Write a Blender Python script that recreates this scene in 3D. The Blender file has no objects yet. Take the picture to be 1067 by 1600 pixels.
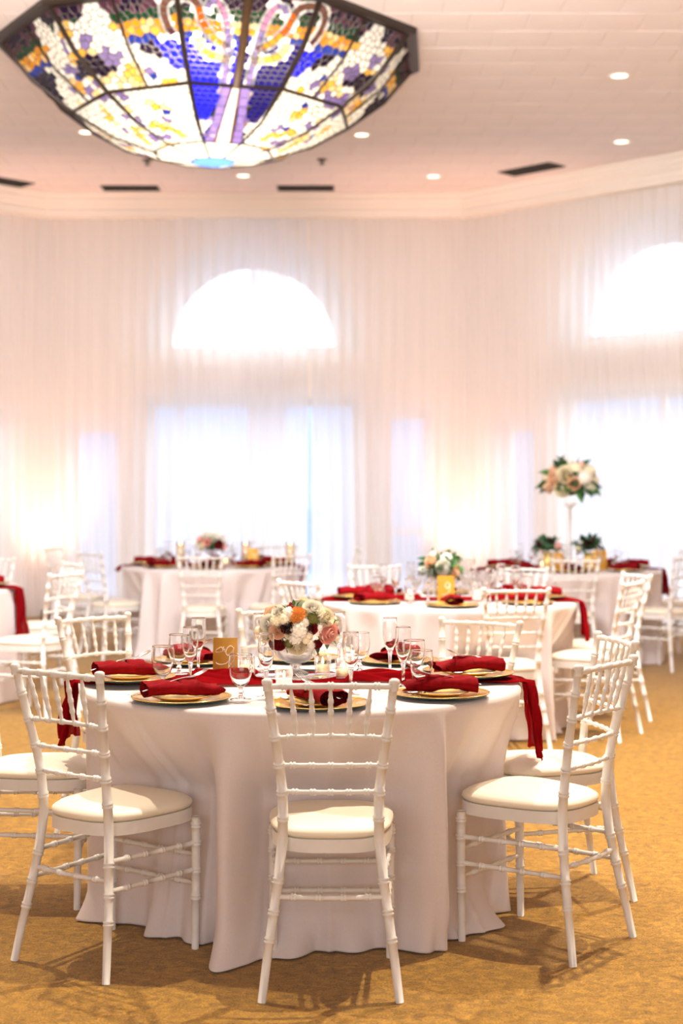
import bpy, bmesh, math, random
from mathutils import Vector, Matrix
random.seed(7)
SC = bpy.context.scene
COL = SC.collection
PI = math.pi
# ------------------------------------------------------------------ camera, world, lights, exposure
H = 1.43; F = 2350.0; CX = 533.5; HY = 765.0
cd = bpy.data.cameras.new('camera'); cam = bpy.data.objects.new('camera', cd); COL.objects.link(cam)
cam.location = (0, 0, H); cam.rotation_euler = (PI/2, 0, 0)
cd.sensor_fit = 'VERTICAL'; cd.sensor_height = 36.0; cd.sensor_width = 24.0
cd.lens = F/1600*36.0; cd.shift_y = -35/1600
cd.clip_end = 200
cd.dof.use_dof = True; cd.dof.focus_distance = 4.75; cd.dof.aperture_fstop = 2.4
SC.camera = cam
SC.view_settings.view_transform = 'Standard'; SC.view_settings.look = 'None'
SC.view_settings.gamma = 1; SC.view_settings.use_curve_mapping = False
SC.view_settings.exposure = 0.45

w = bpy.data.worlds.new('sky'); SC.world = w; w.use_nodes = True
w.node_tree.nodes['Background'].inputs[0].default_value = (0.80, 0.89, 1.0, 1)
w.node_tree.nodes['Background'].inputs[1].default_value = 3.2

def at_z(px, py, z):
    d = F*(H-z)/(py-HY); return ((px-CX)*d/F, d, z)
def lamp(kind, loc, energy, color, target=None, **kw):
    l = bpy.data.lights.new(kind.lower()+'_light', kind); l.energy = energy; l.color = color
    for k, v in kw.items(): setattr(l, k, v)
    o = bpy.data.objects.new('light_'+kind.lower(), l); COL.objects.link(o); o.location = loc
    if target is not None:
        o.rotation_euler = (Vector(target)-Vector(loc)).to_track_quat('-Z', 'Y').to_euler()
    return o
WARM = (1.0, 0.88, 0.70)
# ceiling downlights over the near table and the hall
lamp('SPOT', (1.25, 5.45, 4.66), 600, WARM, (0.75, 4.9, 0), spot_size=1.5, spot_blend=.8, shadow_soft_size=.035)
lamp('SPOT', (-1.6, 5.9, 4.66), 420, WARM, (-1.2, 5.2, 0), spot_size=1.4, spot_blend=.8, shadow_soft_size=.05)
lamp('SPOT', (2.9, 8.2, 4.66), 1000, WARM, (2.3, 7.4, 0), spot_size=1.7, spot_blend=.9, shadow_soft_size=.1)
lamp('SPOT', (-2.0, 9.2, 4.66), 300, WARM, (-2.0, 8.8, 0), spot_size=1.7, spot_blend=.9, shadow_soft_size=.1)
# unseen soft fill light added behind the camera
lamp('AREA', (-1.0, -3.8, 2.2), 165, (1.0, .97, .96), (-.8, 10, 3.2), shape='RECTANGLE', size=7, size_y=2.6)
# unseen area light added mid-room to brighten the far end
lamp('AREA', (-1.0, 6.6, 3.6), 350, (.95, .97, 1.0), (-.9, 15, 3.9), shape='RECTANGLE', size=5, size_y=1.2)
# corner uplights
PEACH = (1.0, 0.56, 0.42)
for ux, uy, tx in ((1.26, 16.5, .06), (-3.2, 16.5, -.06)):
    lamp('SPOT', (ux, uy, .16), 300, PEACH, (ux+tx, uy+.22, 4.5), spot_size=1.15, spot_blend=1, shadow_soft_size=.05)

# ------------------------------------------------------------------ materials
def lin(c):
    return tuple(((v/255)/12.92 if v/255 <= .04045 else (((v/255)+.055)/1.055)**2.4) for v in c)
def newmat(name):
    m = bpy.data.materials.new(name); m.use_nodes = True
    nt = m.node_tree; return m, nt, nt.nodes['Principled BSDF'], nt.nodes['Material Output']
def pm(name, rgb, rough=.5, metal=0, var=.06, scale=40, bump=0, bscale=300, rgb2=None, **kw):
    m, nt, p, out = newmat(name)
    c = lin(rgb); c2 = lin(rgb2) if rgb2 else tuple(max(0, v*(1-var*2)) for v in c)
    tc = nt.nodes.new('ShaderNodeTexCoord'); n = nt.nodes.new('ShaderNodeTexNoise'); n.inputs['Scale'].default_value = scale
    n.inputs['Detail'].default_value = 4
    nt.links.new(tc.outputs['Object'], n.inputs['Vector'])
    r = nt.nodes.new('ShaderNodeValToRGB'); r.color_ramp.elements[0].position = .35; r.color_ramp.elements[1].position = .65
    r.color_ramp.elements[0].color = (*c2, 1); r.color_ramp.elements[1].color = (*c, 1)
    nt.links.new(n.outputs['Fac'], r.inputs['Fac']); nt.links.new(r.outputs['Color'], p.inputs['Base Color'])
    p.inputs['Roughness'].default_value = rough; p.inputs['Metallic'].default_value = metal
    if bump:
        nb = nt.nodes.new('ShaderNodeTexNoise'); nb.inputs['Scale'].default_value = bscale
        nt.links.new(tc.outputs['Object'], nb.inputs['Vector'])
        b = nt.nodes.new('ShaderNodeBump'); b.inputs['Strength'].default_value = bump; b.inputs['Distance'].default_value = .004
        nt.links.new(nb.outputs['Fac'], b.inputs['Height']); nt.links.new(b.outputs['Normal'], p.inputs['Normal'])
    for k, v in kw.items(): p.inputs[k.replace('_', ' ')].default_value = v
    return m
def sheer(name, rgb, transp, transl=.6, emis=0):
    """woven see-through cloth: gaps between threads + light-scattering threads"""
    m, nt, p, out = newmat(name); nt.nodes.remove(p)
    c = (*lin(rgb), 1)
    tr = nt.nodes.new('ShaderNodeBsdfTransparent')
    tl = nt.nodes.new('ShaderNodeBsdfTranslucent'); tl.inputs[0].default_value = c
    df = nt.nodes.new('ShaderNodeBsdfDiffuse')
    tc = nt.nodes.new('ShaderNodeTexCoord'); n = nt.nodes.new('ShaderNodeTexNoise'); n.inputs['Scale'].default_value = 60
    nt.links.new(tc.outputs['Object'], n.inputs['Vector'])
    mx = nt.nodes.new('ShaderNodeMixRGB'); mx.inputs[1].default_value = tuple(v*.93 for v in c[:3])+(1,); mx.inputs[2].default_value = c
    nt.links.new(n.outputs['Fac'], mx.inputs[0]); nt.links.new(mx.outputs[0], df.inputs[0]); nt.links.new(mx.outputs[0], tl.inputs[0])
    m1 = nt.nodes.new('ShaderNodeMixShader'); m1.inputs[0].default_value = transl
    nt.links.new(df.outputs[0], m1.inputs[1]); nt.links.new(tl.outputs[0], m1.inputs[2])
    m2 = nt.nodes.new('ShaderNodeMixShader'); m2.inputs[0].default_value = 1-transp
    nt.links.new(tr.outputs[0], m2.inputs[1]); nt.links.new(m1.outputs[0], m2.inputs[2])
    nt.links.new(m2.outputs[0], out.inputs['Surface'])
    return m
def thin_glass(name, tint=(1, 1, 1), base=.05, edge=.65):
    m, nt, p, out = newmat(name); nt.nodes.remove(p)
    tr = nt.nodes.new('ShaderNodeBsdfTransparent'); tr.inputs[0].default_value = (*tint, 1)
    gl = nt.nodes.new('ShaderNodeBsdfGlossy'); gl.inputs['Roughness'].default_value = .03; gl.inputs[0].default_value = (1, 1, 1, 1)
    lw = nt.nodes.new('ShaderNodeLayerWeight'); lw.inputs[0].default_value = .35
    mr = nt.nodes.new('ShaderNodeMapRange'); mr.inputs[3].default_value = base; mr.inputs[4].default_value = edge
    nt.links.new(lw.outputs['Facing'], mr.inputs[0])
    mx = nt.nodes.new('ShaderNodeMixShader'); nt.links.new(mr.outputs[0], mx.inputs[0])
    nt.links.new(tr.outputs[0], mx.inputs[1]); nt.links.new(gl.outputs[0], mx.inputs[2]); nt.links.new(mx.outputs[0], out.inputs['Surface'])
    return m
def emit(name, rgb, s):
    m, nt, p, out = newmat(name)
    p.inputs['Base Color'].default_value = (*lin(rgb), 1); p.inputs['Emission Color'].default_value = (*lin(rgb), 1)
    p.inputs['Emission Strength'].default_value = s; return m
def stained(name, rgb, e=0.0):
    m, nt, p, out = newmat(name); nt.nodes.remove(p)
    c = lin(rgb)
    tc = nt.nodes.new('ShaderNodeTexCoord'); n = nt.nodes.new('ShaderNodeTexNoise'); n.inputs['Scale'].default_value = 14
    nt.links.new(tc.outputs['Object'], n.inputs['Vector'])
    mx = nt.nodes.new('ShaderNodeMixRGB'); mx.inputs[1].default_value = tuple(v*.62 for v in c)+(1,); mx.inputs[2].default_value = (*c, 1)
    nt.links.new(n.outputs['Fac'], mx.inputs[0])
    tl = nt.nodes.new('ShaderNodeBsdfTranslucent'); nt.links.new(mx.outputs[0], tl.inputs[0])
    df = nt.nodes.new('ShaderNodeBsdfDiffuse'); nt.links.new(mx.outputs[0], df.inputs[0])
    gl = nt.nodes.new('ShaderNodeBsdfGlossy'); gl.inputs['Roughness'].default_value = .15
    a = nt.nodes.new('ShaderNodeMixShader'); a.inputs[0].default_value = .3; nt.links.new(tl.outputs[0], a.inputs[1]); nt.links.new(df.outputs[0], a.inputs[2])
    b = nt.nodes.new('ShaderNodeMixShader'); b.inputs[0].default_value = .05; nt.links.new(a.outputs[0], b.inputs[1]); nt.links.new(gl.outputs[0], b.inputs[2])
    nt.links.new(b.outputs[0], out.inputs['Surface'])
    return m

M = {}
M['paint'] = pm('white_painted_wood', (234, 230, 225), .38, var=.03, scale=9)
M['cushion'] = pm('ivory_vinyl', (246, 236, 216), .42, var=.02, scale=5)
M['cloth'] = pm('white_tablecloth', (226, 214, 212), .85, var=.02, scale=200, bump=.12, bscale=900, Sheen_Weight=.2)
M['wood'] = pm('table_plywood', (170, 120, 70), .6)
M['steel'] = pm('leg_steel', (90, 90, 92), .4, 1)
M['napkin'] = pm('burgundy_napkin', (134, 6, 18), .9, var=.12, scale=60, bump=.2, bscale=700, Specular_IOR_Level=.12)
M['runner'] = sheer('burgundy_chiffon', (162, 20, 28), .17, .45)
M['gold'] = pm('gold_charger_glass', (240, 190, 98), .2, .75, var=.1, scale=25)
M['goldrim'] = pm('gold_rim', (250, 214, 130), .2, .9)
M['charger_under'] = pm('charger_underside', (28, 58, 52), .4)
M['plate'] = pm('gold_cream_plate', (244, 205, 120), .25, .35)
M['silver'] = pm('silver_cutlery', (225, 225, 225), .14, 1)
M['glass'] = thin_glass('clear_glass')
M['clear'] = pm('blown_glass', (252, 252, 252), .01, Transmission_Weight=1.0, IOR=1.42, var=0)
M['crystal'] = pm('cut_crystal', (250, 250, 250), .04, Transmission_Weight=.75, IOR=1.5, var=0)
M['mirror'] = pm('mirror_glass', (235, 235, 238), .02, 1, var=0)
M['card'] = pm('gold_card', (214, 158, 48), .45, .25, var=.1, scale=6)
M['ink'] = pm('white_ink', (252, 240, 222), .6)
M['inkgold'] = pm('bright_gold_ink', (250, 200, 70), .4)
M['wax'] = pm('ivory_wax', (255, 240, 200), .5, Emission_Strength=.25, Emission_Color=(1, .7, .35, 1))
M['flame'] = emit('candle_flame', (255, 210, 120), 14)
M['wall'] = pm('cream_wall_paint', (244, 232, 222), .8, var=.02, scale=3)
M['trim'] = pm('cream_trim_paint', (240, 228, 214), .6, var=.015, scale=3)
M['ceil'] = pm('ceiling_tile', (236, 222, 214), .9, var=.025, scale=2.2, bump=.15, bscale=90)
M['ceilback'] = pm('ceiling_backing', (214, 198, 188), .9)
M['terrace'] = pm('pale_render', (150, 163, 188), .9, scale=.6)
M['frame'] = pm('window_frame_paint', (240, 238, 236), .5)
M['sheer'] = sheer('white_sheer_voile', (254, 251, 250), .27, .62)
M['pane'] = thin_glass('window_glass', base=.02, edge=.3)
M['dark'] = pm('vent_dark_metal', (58, 54, 50), .6)
M['lamp_metal'] = pm('dark_bronze', (58, 46, 38), .45, .5)
M['lamp_wood'] = pm('brown_bronze', (86, 62, 40), .5, .3)
M['lead'] = pm('lead_came', (62, 54, 48), .5, .4)
M['lens'] = emit('downlight_lens', (255, 240, 215), 2.2)
M['stem'] = pm('green_stem', (60, 96, 44), .6)
M['leaf'] = pm('green_leaf', (74, 128, 58), .5, var=.2, scale=30)
M['leafd'] = pm('dark_green_leaf', (44, 92, 52), .5, var=.2, scale=30)
M['olive'] = pm('olive_filler_flower', (122, 122, 50), .7, var=.2, scale=90)
FL = {'white': (255, 250, 236), 'cream': (255, 244, 212), 'peach': (255, 212, 174), 'orange': (252, 174, 84),
      'pink': (255, 192, 176), 'red': (140, 12, 22), 'burgundy': (70, 12, 26)}
for k, v in FL.items(): M['f_'+k] = pm(k+'_petal', v, .65, var=.07, scale=40, Subsurface_Weight=.0)
# carpet
def carpet():
    m, nt, p, out = newmat('golden_mottled_carpet')
    tc = nt.nodes.new('ShaderNodeTexCoord')
    n1 = nt.nodes.new('ShaderNodeTexNoise'); n1.inputs['Scale'].default_value = 26; n1.inputs['Detail'].default_value = 8; n1.inputs['Distortion'].default_value = 1.2
    mp = nt.nodes.new('ShaderNodeMapping'); mp.inputs['Scale'].default_value = (1, 1.2, 1)
    n2 = nt.nodes.new('ShaderNodeTexNoise'); n2.inputs['Scale'].default_value = 170; n2.inputs['Detail'].default_value = 5
    nt.links.new(tc.outputs['Object'], mp.inputs[0]); nt.links.new(mp.outputs[0], n1.inputs['Vector']); nt.links.new(mp.outputs[0], n2.inputs['Vector'])
    mm = nt.nodes.new('ShaderNodeMath'); mm.operation = 'MULTIPLY_ADD'; mm.inputs[1].default_value = .55
    nt.links.new(n2.outputs['Fac'], mm.inputs[0])
    m3 = nt.nodes.new('ShaderNodeMath'); m3.operation = 'MULTIPLY'; m3.inputs[1].default_value = .45
    nt.links.new(n1.outputs['Fac'], m3.inputs[0]); nt.links.new(m3.outputs[0], mm.inputs[2])
    r = nt.nodes.new('ShaderNodeValToRGB'); e = r.color_ramp.elements
    e[0].position = .36; e[0].color = (*lin((98, 68, 5)), 1); e[1].position = .64; e[1].color = (*lin((190, 140, 40)), 1)
    x = e.new(.5); x.color = (*lin((146, 104, 15)), 1)
    nt.links.new(mm.outputs[0], r.inputs['Fac']); nt.links.new(r.outputs['Color'], p.inputs['Base Color'])
    p.inputs['Roughness'].default_value = .95; p.inputs['Sheen Weight'].default_value = .22; p.inputs['Sheen Roughness'].default_value = .5
    p.inputs['Sheen Tint'].default_value = (1, .85, .7, 1)
    b = nt.nodes.new('ShaderNodeBump'); b.inputs['Strength'].default_value = .5; b.inputs['Distance'].default_value = .004
    nt.links.new(n2.outputs['Fac'], b.inputs['Height']); nt.links.new(b.outputs['Normal'], p.inputs['Normal'])
    return m
M['carpet'] = carpet()

# ------------------------------------------------------------------ mesh helpers
class MB:
    def __init__(s): s.v = []; s.f = []; s.mi = []; s.cur = 0
    def add(s, vs, fs, T=None):
        o = len(s.v)
        if T is not None: vs = [tuple(T @ Vector(p)) for p in vs]
        s.v += [tuple(p) for p in vs]; s.f += [tuple(i+o for i in f) for f in fs]; s.mi += [s.cur]*len(fs)
    def box(s, a, b, T=None):
        x0, y0, z0 = a; x1, y1, z1 = b
        s.add([(x0, y0, z0), (x1, y0, z0), (x1, y1, z0), (x0, y1, z0), (x0, y0, z1), (x1, y0, z1), (x1, y1, z1), (x0, y1, z1)],
              [(0, 3, 2, 1), (4, 5, 6, 7), (0, 1, 5, 4), (1, 2, 6, 5), (2, 3, 7, 6), (3, 0, 4, 7)], T)
    def grid(s, P, close_u=False, close_v=False, T=None):
        nu = len(P); nv = len(P[0]); vs = [p for r in P for p in r]; fs = []
        for i in range(nu if close_u else nu-1):
            for j in range(nv if close_v else nv-1):
                a = i*nv+j; b = i*nv+(j+1) % nv; c = ((i+1) % nu)*nv+(j+1) % nv; d = ((i+1) % nu)*nv+j
                fs.append((a, b, c, d))
        s.add(vs, fs, T)
    def lathe(s, prof, n=24, T=None, cap0=False, cap1=False):
        P = [[(r*math.cos(2*PI*k/n), r*math.sin(2*PI*k/n), z) for k in range(n)] for r, z in prof]
        o = len(s.v); s.grid(P, close_v=True, T=T)
        if cap0: s.f.append(tuple(o+n-1-k for k in range(n))); s.mi.append(s.cur)
        if cap1: s.f.append(tuple(o+(len(prof)-1)*n+k for k in range(n))); s.mi.append(s.cur)
    def tube(s, pts, rad, n=10, cap=True):
        pts = [Vector(p) for p in pts]
        if not hasattr(rad, '__len__'): rad = [rad]*len(pts)
        up = None; rings = []
        for i, p in enumerate(pts):
            t = (pts[min(i+1, len(pts)-1)]-pts[max(i-1, 0)]).normalized()
            if up is None:
                up = Vector((0, 0, 1)) if abs(t.z) < .9 else Vector((0, 1, 0))
            a = t.cross(up).normalized(); b = a.cross(t).normalized(); up = b
            rings.append([tuple(p+(a*math.cos(2*PI*k/n)+b*math.sin(2*PI*k/n))*rad[i]) for k in range(n)])
        o = len(s.v); s.grid(rings, close_v=True)
        if cap:
            s.f.append(tuple(o+k for k in range(n))); s.mi.append(s.cur)
            s.f.append(tuple(o+(len(pts)-1)*n+n-1-k for k in range(n))); s.mi.append(s.cur)
    def build(s, name, mat, parent=None, smooth=True, loc=None, rot=None):
        me = bpy.data.meshes.new(name); me.from_pydata(s.v, [], s.f)
        for m in (mat if isinstance(mat, (list, tuple)) else [mat]): me.materials.append(m)
        if any(s.mi): me.polygons.foreach_set('material_index', s.mi)
        if smooth: me.polygons.foreach_set('use_smooth', [True]*len(s.f))
        me.update()
        o = bpy.data.objects.new(name, me); COL.objects.link(o)
        if parent is not None: o.parent = parent
        if loc is not None: o.location = loc
        if rot is not None: o.rotation_euler = rot
        return o
def sharp(o, ang=.6):
    me = o.data
    try: me.set_sharp_from_angle(angle=ang)
    except Exception: pass
    return o
def tag(o, label=None, cat=None, group=None, kind=None):
    if label: o['label'] = label
    if cat: o['category'] = cat
    if group: o['group'] = group
    if kind: o['kind'] = kind
    return o
def empty(name, loc=(0, 0, 0), rz=0, label=None, cat=None, group=None):
    o = bpy.data.objects.new(name, None); COL.objects.link(o); o.location = loc; o.rotation_euler = (0, 0, rz)
    o.empty_display_size = .1
    return tag(o, label, cat, group)
def inst(name, src, parent, loc=(0, 0, 0), rot=(0, 0, 0), sc=1):
    o = bpy.data.objects.new(name, src); COL.objects.link(o); o.parent = parent; o.location = loc; o.rotation_euler = rot
    o.scale = (sc, sc, sc) if not hasattr(sc, '__len__') else sc
    return o
KIDS = {}
def kids(o):
    return [c for c in bpy.data.objects if c.parent == o]
def dup(root, loc, rz, label, group=None, tree=None):
    r = root.copy(); COL.objects.link(r); r.location = loc; r.rotation_euler = (0, 0, rz); r['label'] = label
    if group: r['group'] = group
    if root.name not in KIDS: KIDS[root.name] = [(c, kids(c)) for c in kids(root)]
    for c, gs in KIDS[root.name]:
        d = c.copy(); COL.objects.link(d); d.parent = r
        for g in gs:
            e = g.copy(); COL.objects.link(e); e.parent = d
    return r
class Protos:
    """first use moves the prototype itself, later uses copy it"""
    def __init__(s, root): s.root = root; s.used = False
    def put(s, loc, rz, label, group=None):
        if not s.used:
            s.used = True; o = s.root
            if o.name not in KIDS: KIDS[o.name] = [(c, kids(c)) for c in kids(o)]
            o.location = loc; o.rotation_euler = (0, 0, rz); o['label'] = label
            if group: o['group'] = group
            return o
        return dup(s.root, loc, rz, label, group)

# ------------------------------------------------------------------ room shell
CEIL = 4.72
WC = [(-6.84, 13.57), (-3.41, 17.0), (1.455, 17.0), (4.885, 13.57)]   # wall corners
b = MB(); b.box((-8, -5, -.2), (8, 18.2, 0)); tag(b.build('floor', M['carpet'], smooth=False), 'golden mottled wall-to-wall carpet', kind='structure')
def wall_local(i):
    a = Vector(WC[i]); c = Vector(WC[i+1]); L = (c-a).length; d = (c-a)/L; n = Vector((d.y, -d.x))   # n into the room
    T = Matrix(((d.x, -n.x, 0, a.x), (d.y, -n.y, 0, a.y), (0, 0, 1, 0), (0, 0, 0, 1)))  # local: x along, +y outwards, z up
    return T, L
ACX = 2.40; AR = 1.22; AZ = 2.98; LW = (1.2, 3.6, 2.46)
SIDES = ((.34, .90, 2.16), (3.92, 4.42, 2.32))
def arch_top(x): return AZ + 1.1*math.sqrt(max(0, AR*AR-(x-ACX)**2))
def wall(i, name):
    T, L = wall_local(i); b = MB(); t = .32
    xs = sorted(set([0, L] + [v for s in SIDES for v in s[:2]] + [LW[0], LW[1]] + [ACX+AR*math.cos(PI*k/28) for k in range(29)]))
    for x0, x1 in zip(xs, xs[1:]):
        if x1-x0 < 1e-6: continue
        xm = (x0+x1)/2; holes = []
        if LW[0] < xm < LW[1]: holes.append((.02, LW[2], LW[2]))
        for s in SIDES:
            if s[0] < xm < s[1]: holes.append((.02, s[2], s[2]))
        if abs(xm-ACX) < AR: holes.append((AZ, arch_top(x0), arch_top(x1)))
        z0 = (0, 0)
        for h in holes:
            prism(b, x0, x1, z0, (h[0], h[0]), t, T); z0 = (h[1], h[2])
        prism(b, x0, x1, z0, (CEIL, CEIL), t, T)
    tag(b.build(name, M['wall'], smooth=False), kind='structure')
def prism(b, x0, x1, zb, zt, t, T):
    b.add([(x0, 0, zb[0]), (x1, 0, zb[1]), (x1, t, zb[1]), (x0, t, zb[0]), (x0, 0, zt[0]), (x1, 0, zt[1]), (x1, t, zt[1]), (x0, t, zt[0])],
          [(0, 3, 2, 1), (4, 5, 6, 7), (0, 1, 5, 4), (1, 2, 6, 5), (2, 3, 7, 6), (3, 0, 4, 7)], T)
for i, nm in ((1, 'wall_back'), (2, 'wall_right'), (0, 'wall_left')): wall(i, nm)
b = MB(); b.box((4.885, -5, 0), (5.1, 13.57, CEIL)); tag(b.build('wall_side_right', M['wall'], smooth=False), kind='structure')
b = MB(); b.box((-7.05, -5, 0), (-6.84, 13.57, CEIL)); tag(b.build('wall_side_left', M['wall'], smooth=False), kind='structure')
b = MB(); b.box((-7.05, -5.2, 0), (5.1, -5, CEIL+.2)); tag(b.build('wall_front', M['wall'], smooth=False), kind='structure')  # unseen, added to keep sky light from flooding in behind the camera
b = MB(); b.box((-30, 17.4, -.3), (30, 60, -.05)); tag(b.build('terrace', M['terrace'], smooth=False), 'pale terrace outside the windows', kind='structure')
b = MB(); b.box((-22, 27, -.3), (24, 30, 3.7)); tag(b.build('added_backdrop_wall', M['terrace'], smooth=False), 'pale wall added outside to dim the lower windows', kind='structure')  # invented wall outside, keeps the lower windows dimmer than the arches
# windows: arched light, wide middle opening and two narrow side lights per wall
WN = [0]
def win_root():
    WN[0] += 1; o = empty('window_%d' % WN[0]); tag(o, kind='structure'); return o
def bar(name, a, c, T, root, mat='frame'):
    b = MB(); b.box(a, c, T); return b.build(name, M[mat], root, smooth=False)
for i in (1, 2, 0):
    T, L = wall_local(i)
    # arch
    r = win_root(); b = MB(); n = 32; P = []
    for rr in (.93, 1.26):
        for yy in (.22, .30): P.append([(ACX+rr*math.cos(PI*k/n), yy, AZ+.05+(1.0 if rr < 1 else 1.13)*rr*math.sin(PI*k/n)) for k in range(n+1)])
    P = [P[0], P[2], P[3], P[1]]; b.grid(P, close_u=True, T=T); b.box((ACX-1.24, .2, AZ-.02), (ACX+1.24, .31, AZ+.09), T)
    b.build('frame', M['frame'], r, smooth=False)
    g = MB(); g.add([(ACX, .26, AZ)]+[(ACX+.95*math.cos(PI*k/n), .26, AZ+.05+1.0*.95*math.sin(PI*k/n)) for k in range(n+1)],
                    [(0, k+1, k+2) for k in range(n)], T); g.build('pane', M['pane'], r, smooth=False)
    for a in (90,):
        m = MB(); m.tube([T @ Vector((ACX, .26, AZ+.07)), T @ Vector((ACX+.94*math.cos(math.radians(a)), .26, AZ+.07+1.0*math.sin(math.radians(a))))], .013, 6)
        m.build('muntin', M['frame'], r)
    for (x0, x1, zt, nv, nh) in ((LW[0], LW[1], LW[2], 1, 0), (*SIDES[0], 0, 0), (*SIDES[1], 0, 1)):
        r = win_root()
        bar('frame', (x0, .2, 0), (x0+.07, .3, zt), T, r); bar('frame', (x1-.07, .2, 0), (x1, .3, zt), T, r)
        bar('frame', (x0+.07, .2, zt-.08), (x1-.07, .3, zt), T, r); bar('frame', (x0+.07, .2, 0), (x1-.07, .3, .22), T, r)
        for k in range(nv): xx = x0+(x1-x0)*(k+1)/(nv+1); bar('muntin', (xx-.03, .22, .22), (xx+.03, .28, zt-.08), T, r)
        for k in range(nh): zz = .95; bar('muntin', (x0+.07, .225, zz-.03), (x1-.07, .275, zz+.03), T, r)
        bar('pane', (x0+.05, .245, .2), (x1-.05, .25, zt-.05), T, r, 'pane')
# cornice, mitred at the corners
prof = [(0, 4.46), (.26, 4.46), (.26, 4.50), (.275, 4.515), (.275, 4.565), (.30, 4.585), (.30, 4.60), (.335, 4.64), (.335, 4.665), (.37, 4.70), (.37, CEIL+.01)]
def corner_off(k, o):
    P = [Vector(c) for c in WC]
    ns = []
    for a, c in ((k-1, k), (k, k+1)):
        if 0 <= a and c < len(P): d = (P[c]-P[a]).normalized(); ns.append(Vector((d.y, -d.x)))
        else: ns.append(None)
    if ns[0] is None: ns[0] = Vector((1, 0))
    if ns[1] is None: ns[1] = Vector((-1, 0))
    s = ns[0]+ns[1]; q = 1+ns[0].dot(ns[1])
    p = P[k]+s*(o/q); return p
for j, i in enumerate((1, 2, 0)):
    b = MB(); b.grid([[(*corner_off(k, o), z) for o, z in prof] for k in (i, i+1)])
    tag(sharp(b.build('trim_%d' % (j+1), M['trim'], smooth=False)), 'cream stepped cornice', kind='structure')
# ceiling with square tiles
ce = MB(); ce.box((-7.2, -5, CEIL+.004), (5.2, 17.3, CEIL+.2)); CE = tag(ce.build('ceiling', M['ceilback'], smooth=False), kind='structure')
TS = .405
tm = MB(); e = TS/2-.0012; q = e-.0025
tm.add([(-e, -e, .004), (e, -e, .004), (e, e, .004), (-e, e, .004), (-q, -q, 0), (q, -q, 0), (q, q, 0), (-q, q, 0)],
       [(0, 1, 5, 4), (1, 2, 6, 5), (2, 3, 7, 6), (3, 0, 4, 7), (7, 6, 5, 4)])
tiles = []
yy = -4.8; row = 0
while yy < 16.8:
    xx = -7+(row % 2)*TS/2
    while xx < 5:
        tiles.append((xx, yy)); xx += TS
    yy += TS; row += 1
def tile_vis(x, y):
    if y < 9.6: return False
    px = CX+F*x/y; py = HY-F*(CEIL-H)/y
    return -10 < px < 1080 and py > -12 and y < 16.7-max(0, (x-1.3)) and y < 16.7-max(0, -3.3-x) and not (math.hypot(x+.966, y-11.32) < 1.25)
vis = sorted([t for t in tiles if tile_vis(*t)], key=lambda t: t[1]); near = set(vis[:300])
stuff = MB(); first = None
rt = random.Random(3)
for (x, y) in tiles:
    dz = rt.uniform(0, .0012); rx = rt.uniform(-.0025, .0025); ry = rt.uniform(-.0025, .0025)
    if (x, y) in near:
        if first is None: first = tm.build('ceiling_tile', M['ceil'], CE, smooth=False); first.location = (x, y, CEIL+dz); first.rotation_euler = (rx, ry, 0)
        else: inst('ceiling_tile', first.data, CE, (x, y, CEIL+dz), (rx, ry, 0))
    else:
        stuff.add(tm.v, tm.f, Matrix.Translation((x, y, CEIL+dz)) @ Matrix.Rotation(rx, 4, 'X') @ Matrix.Rotation(ry, 4, 'Y'))
tag(stuff.build('ceiling_tile', M['ceil'], CE, smooth=False), kind='stuff')

# sheer curtains -------------------------------------------------------------
def curtain(i, x0, x1, off, label, seed, ztop=4.455):
    T, L = wall_local(i); rnd = random.Random(seed); n = int((x1-x0)/.016); ph = 0; path = []
    for k in range(n+1):
        x = x0+(x1-x0)*k/n; ph += .016*2*PI/(.15*rnd.uniform(.75, 1.3))
        path.append((x, -off+.034*math.sin(ph)+.012*math.sin(ph*.37+seed), rnd.uniform(-.002, .002)))
    zs = [.015, .8, 1.8, 2.9, 3.8, ztop-.16, ztop-.15, ztop]
    P = []
    for j, z in enumerate(zs):
        k = 1.0 if z < ztop-.16 else .62
        P.append([(x+.02*math.sin(z*.8+x*3+seed), -off+(y+off)*k*(1.15-.08*z), z) for x, y, _ in path])
    b = MB(); b.grid(P[:6], T=T); root = b.build('sheer_curtain', M['sheer'])
    h = MB(); h.grid([[(x, y-.004, z) for x, y, z in r] for r in P[5:]], T=T); h.build('gathered_heading', M['sheer'], root)
    tag(root, label, 'curtain'); return root
curtain(1, .02, 1.62, .17, 'white sheer curtain at the left end of the back wall, beside the left corner', 1)
curtain(1, 1.55, 2.80, .21, 'white sheer curtain over the left half of the middle arched window', 2)
curtain(1, 2.36, 3.02, .15, 'narrow white sheer curtain overlapping the middle of the back arched window', 3)
curtain(1, 3.06, 4.84, .19, 'white sheer curtain between the middle arched window and the right corner', 4)
curtain(2, .03, 1.95, .18, 'white sheer curtain on the right wall next to the peach-lit corner', 5)
curtain(2, 1.88, 3.2, .15, 'white sheer curtain over the arched window at the right edge', 6)
curtain(2, 3.1, 4.8, .19, 'white sheer curtain at the far end of the right angled wall', 7)
curtain(0, 2.6, 4.83, .18, 'white sheer curtain on the left angled wall at the photo edge', 8)
curtain(0, .05, 2.66, .15, 'white sheer curtain further along the left angled wall', 9)

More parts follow.
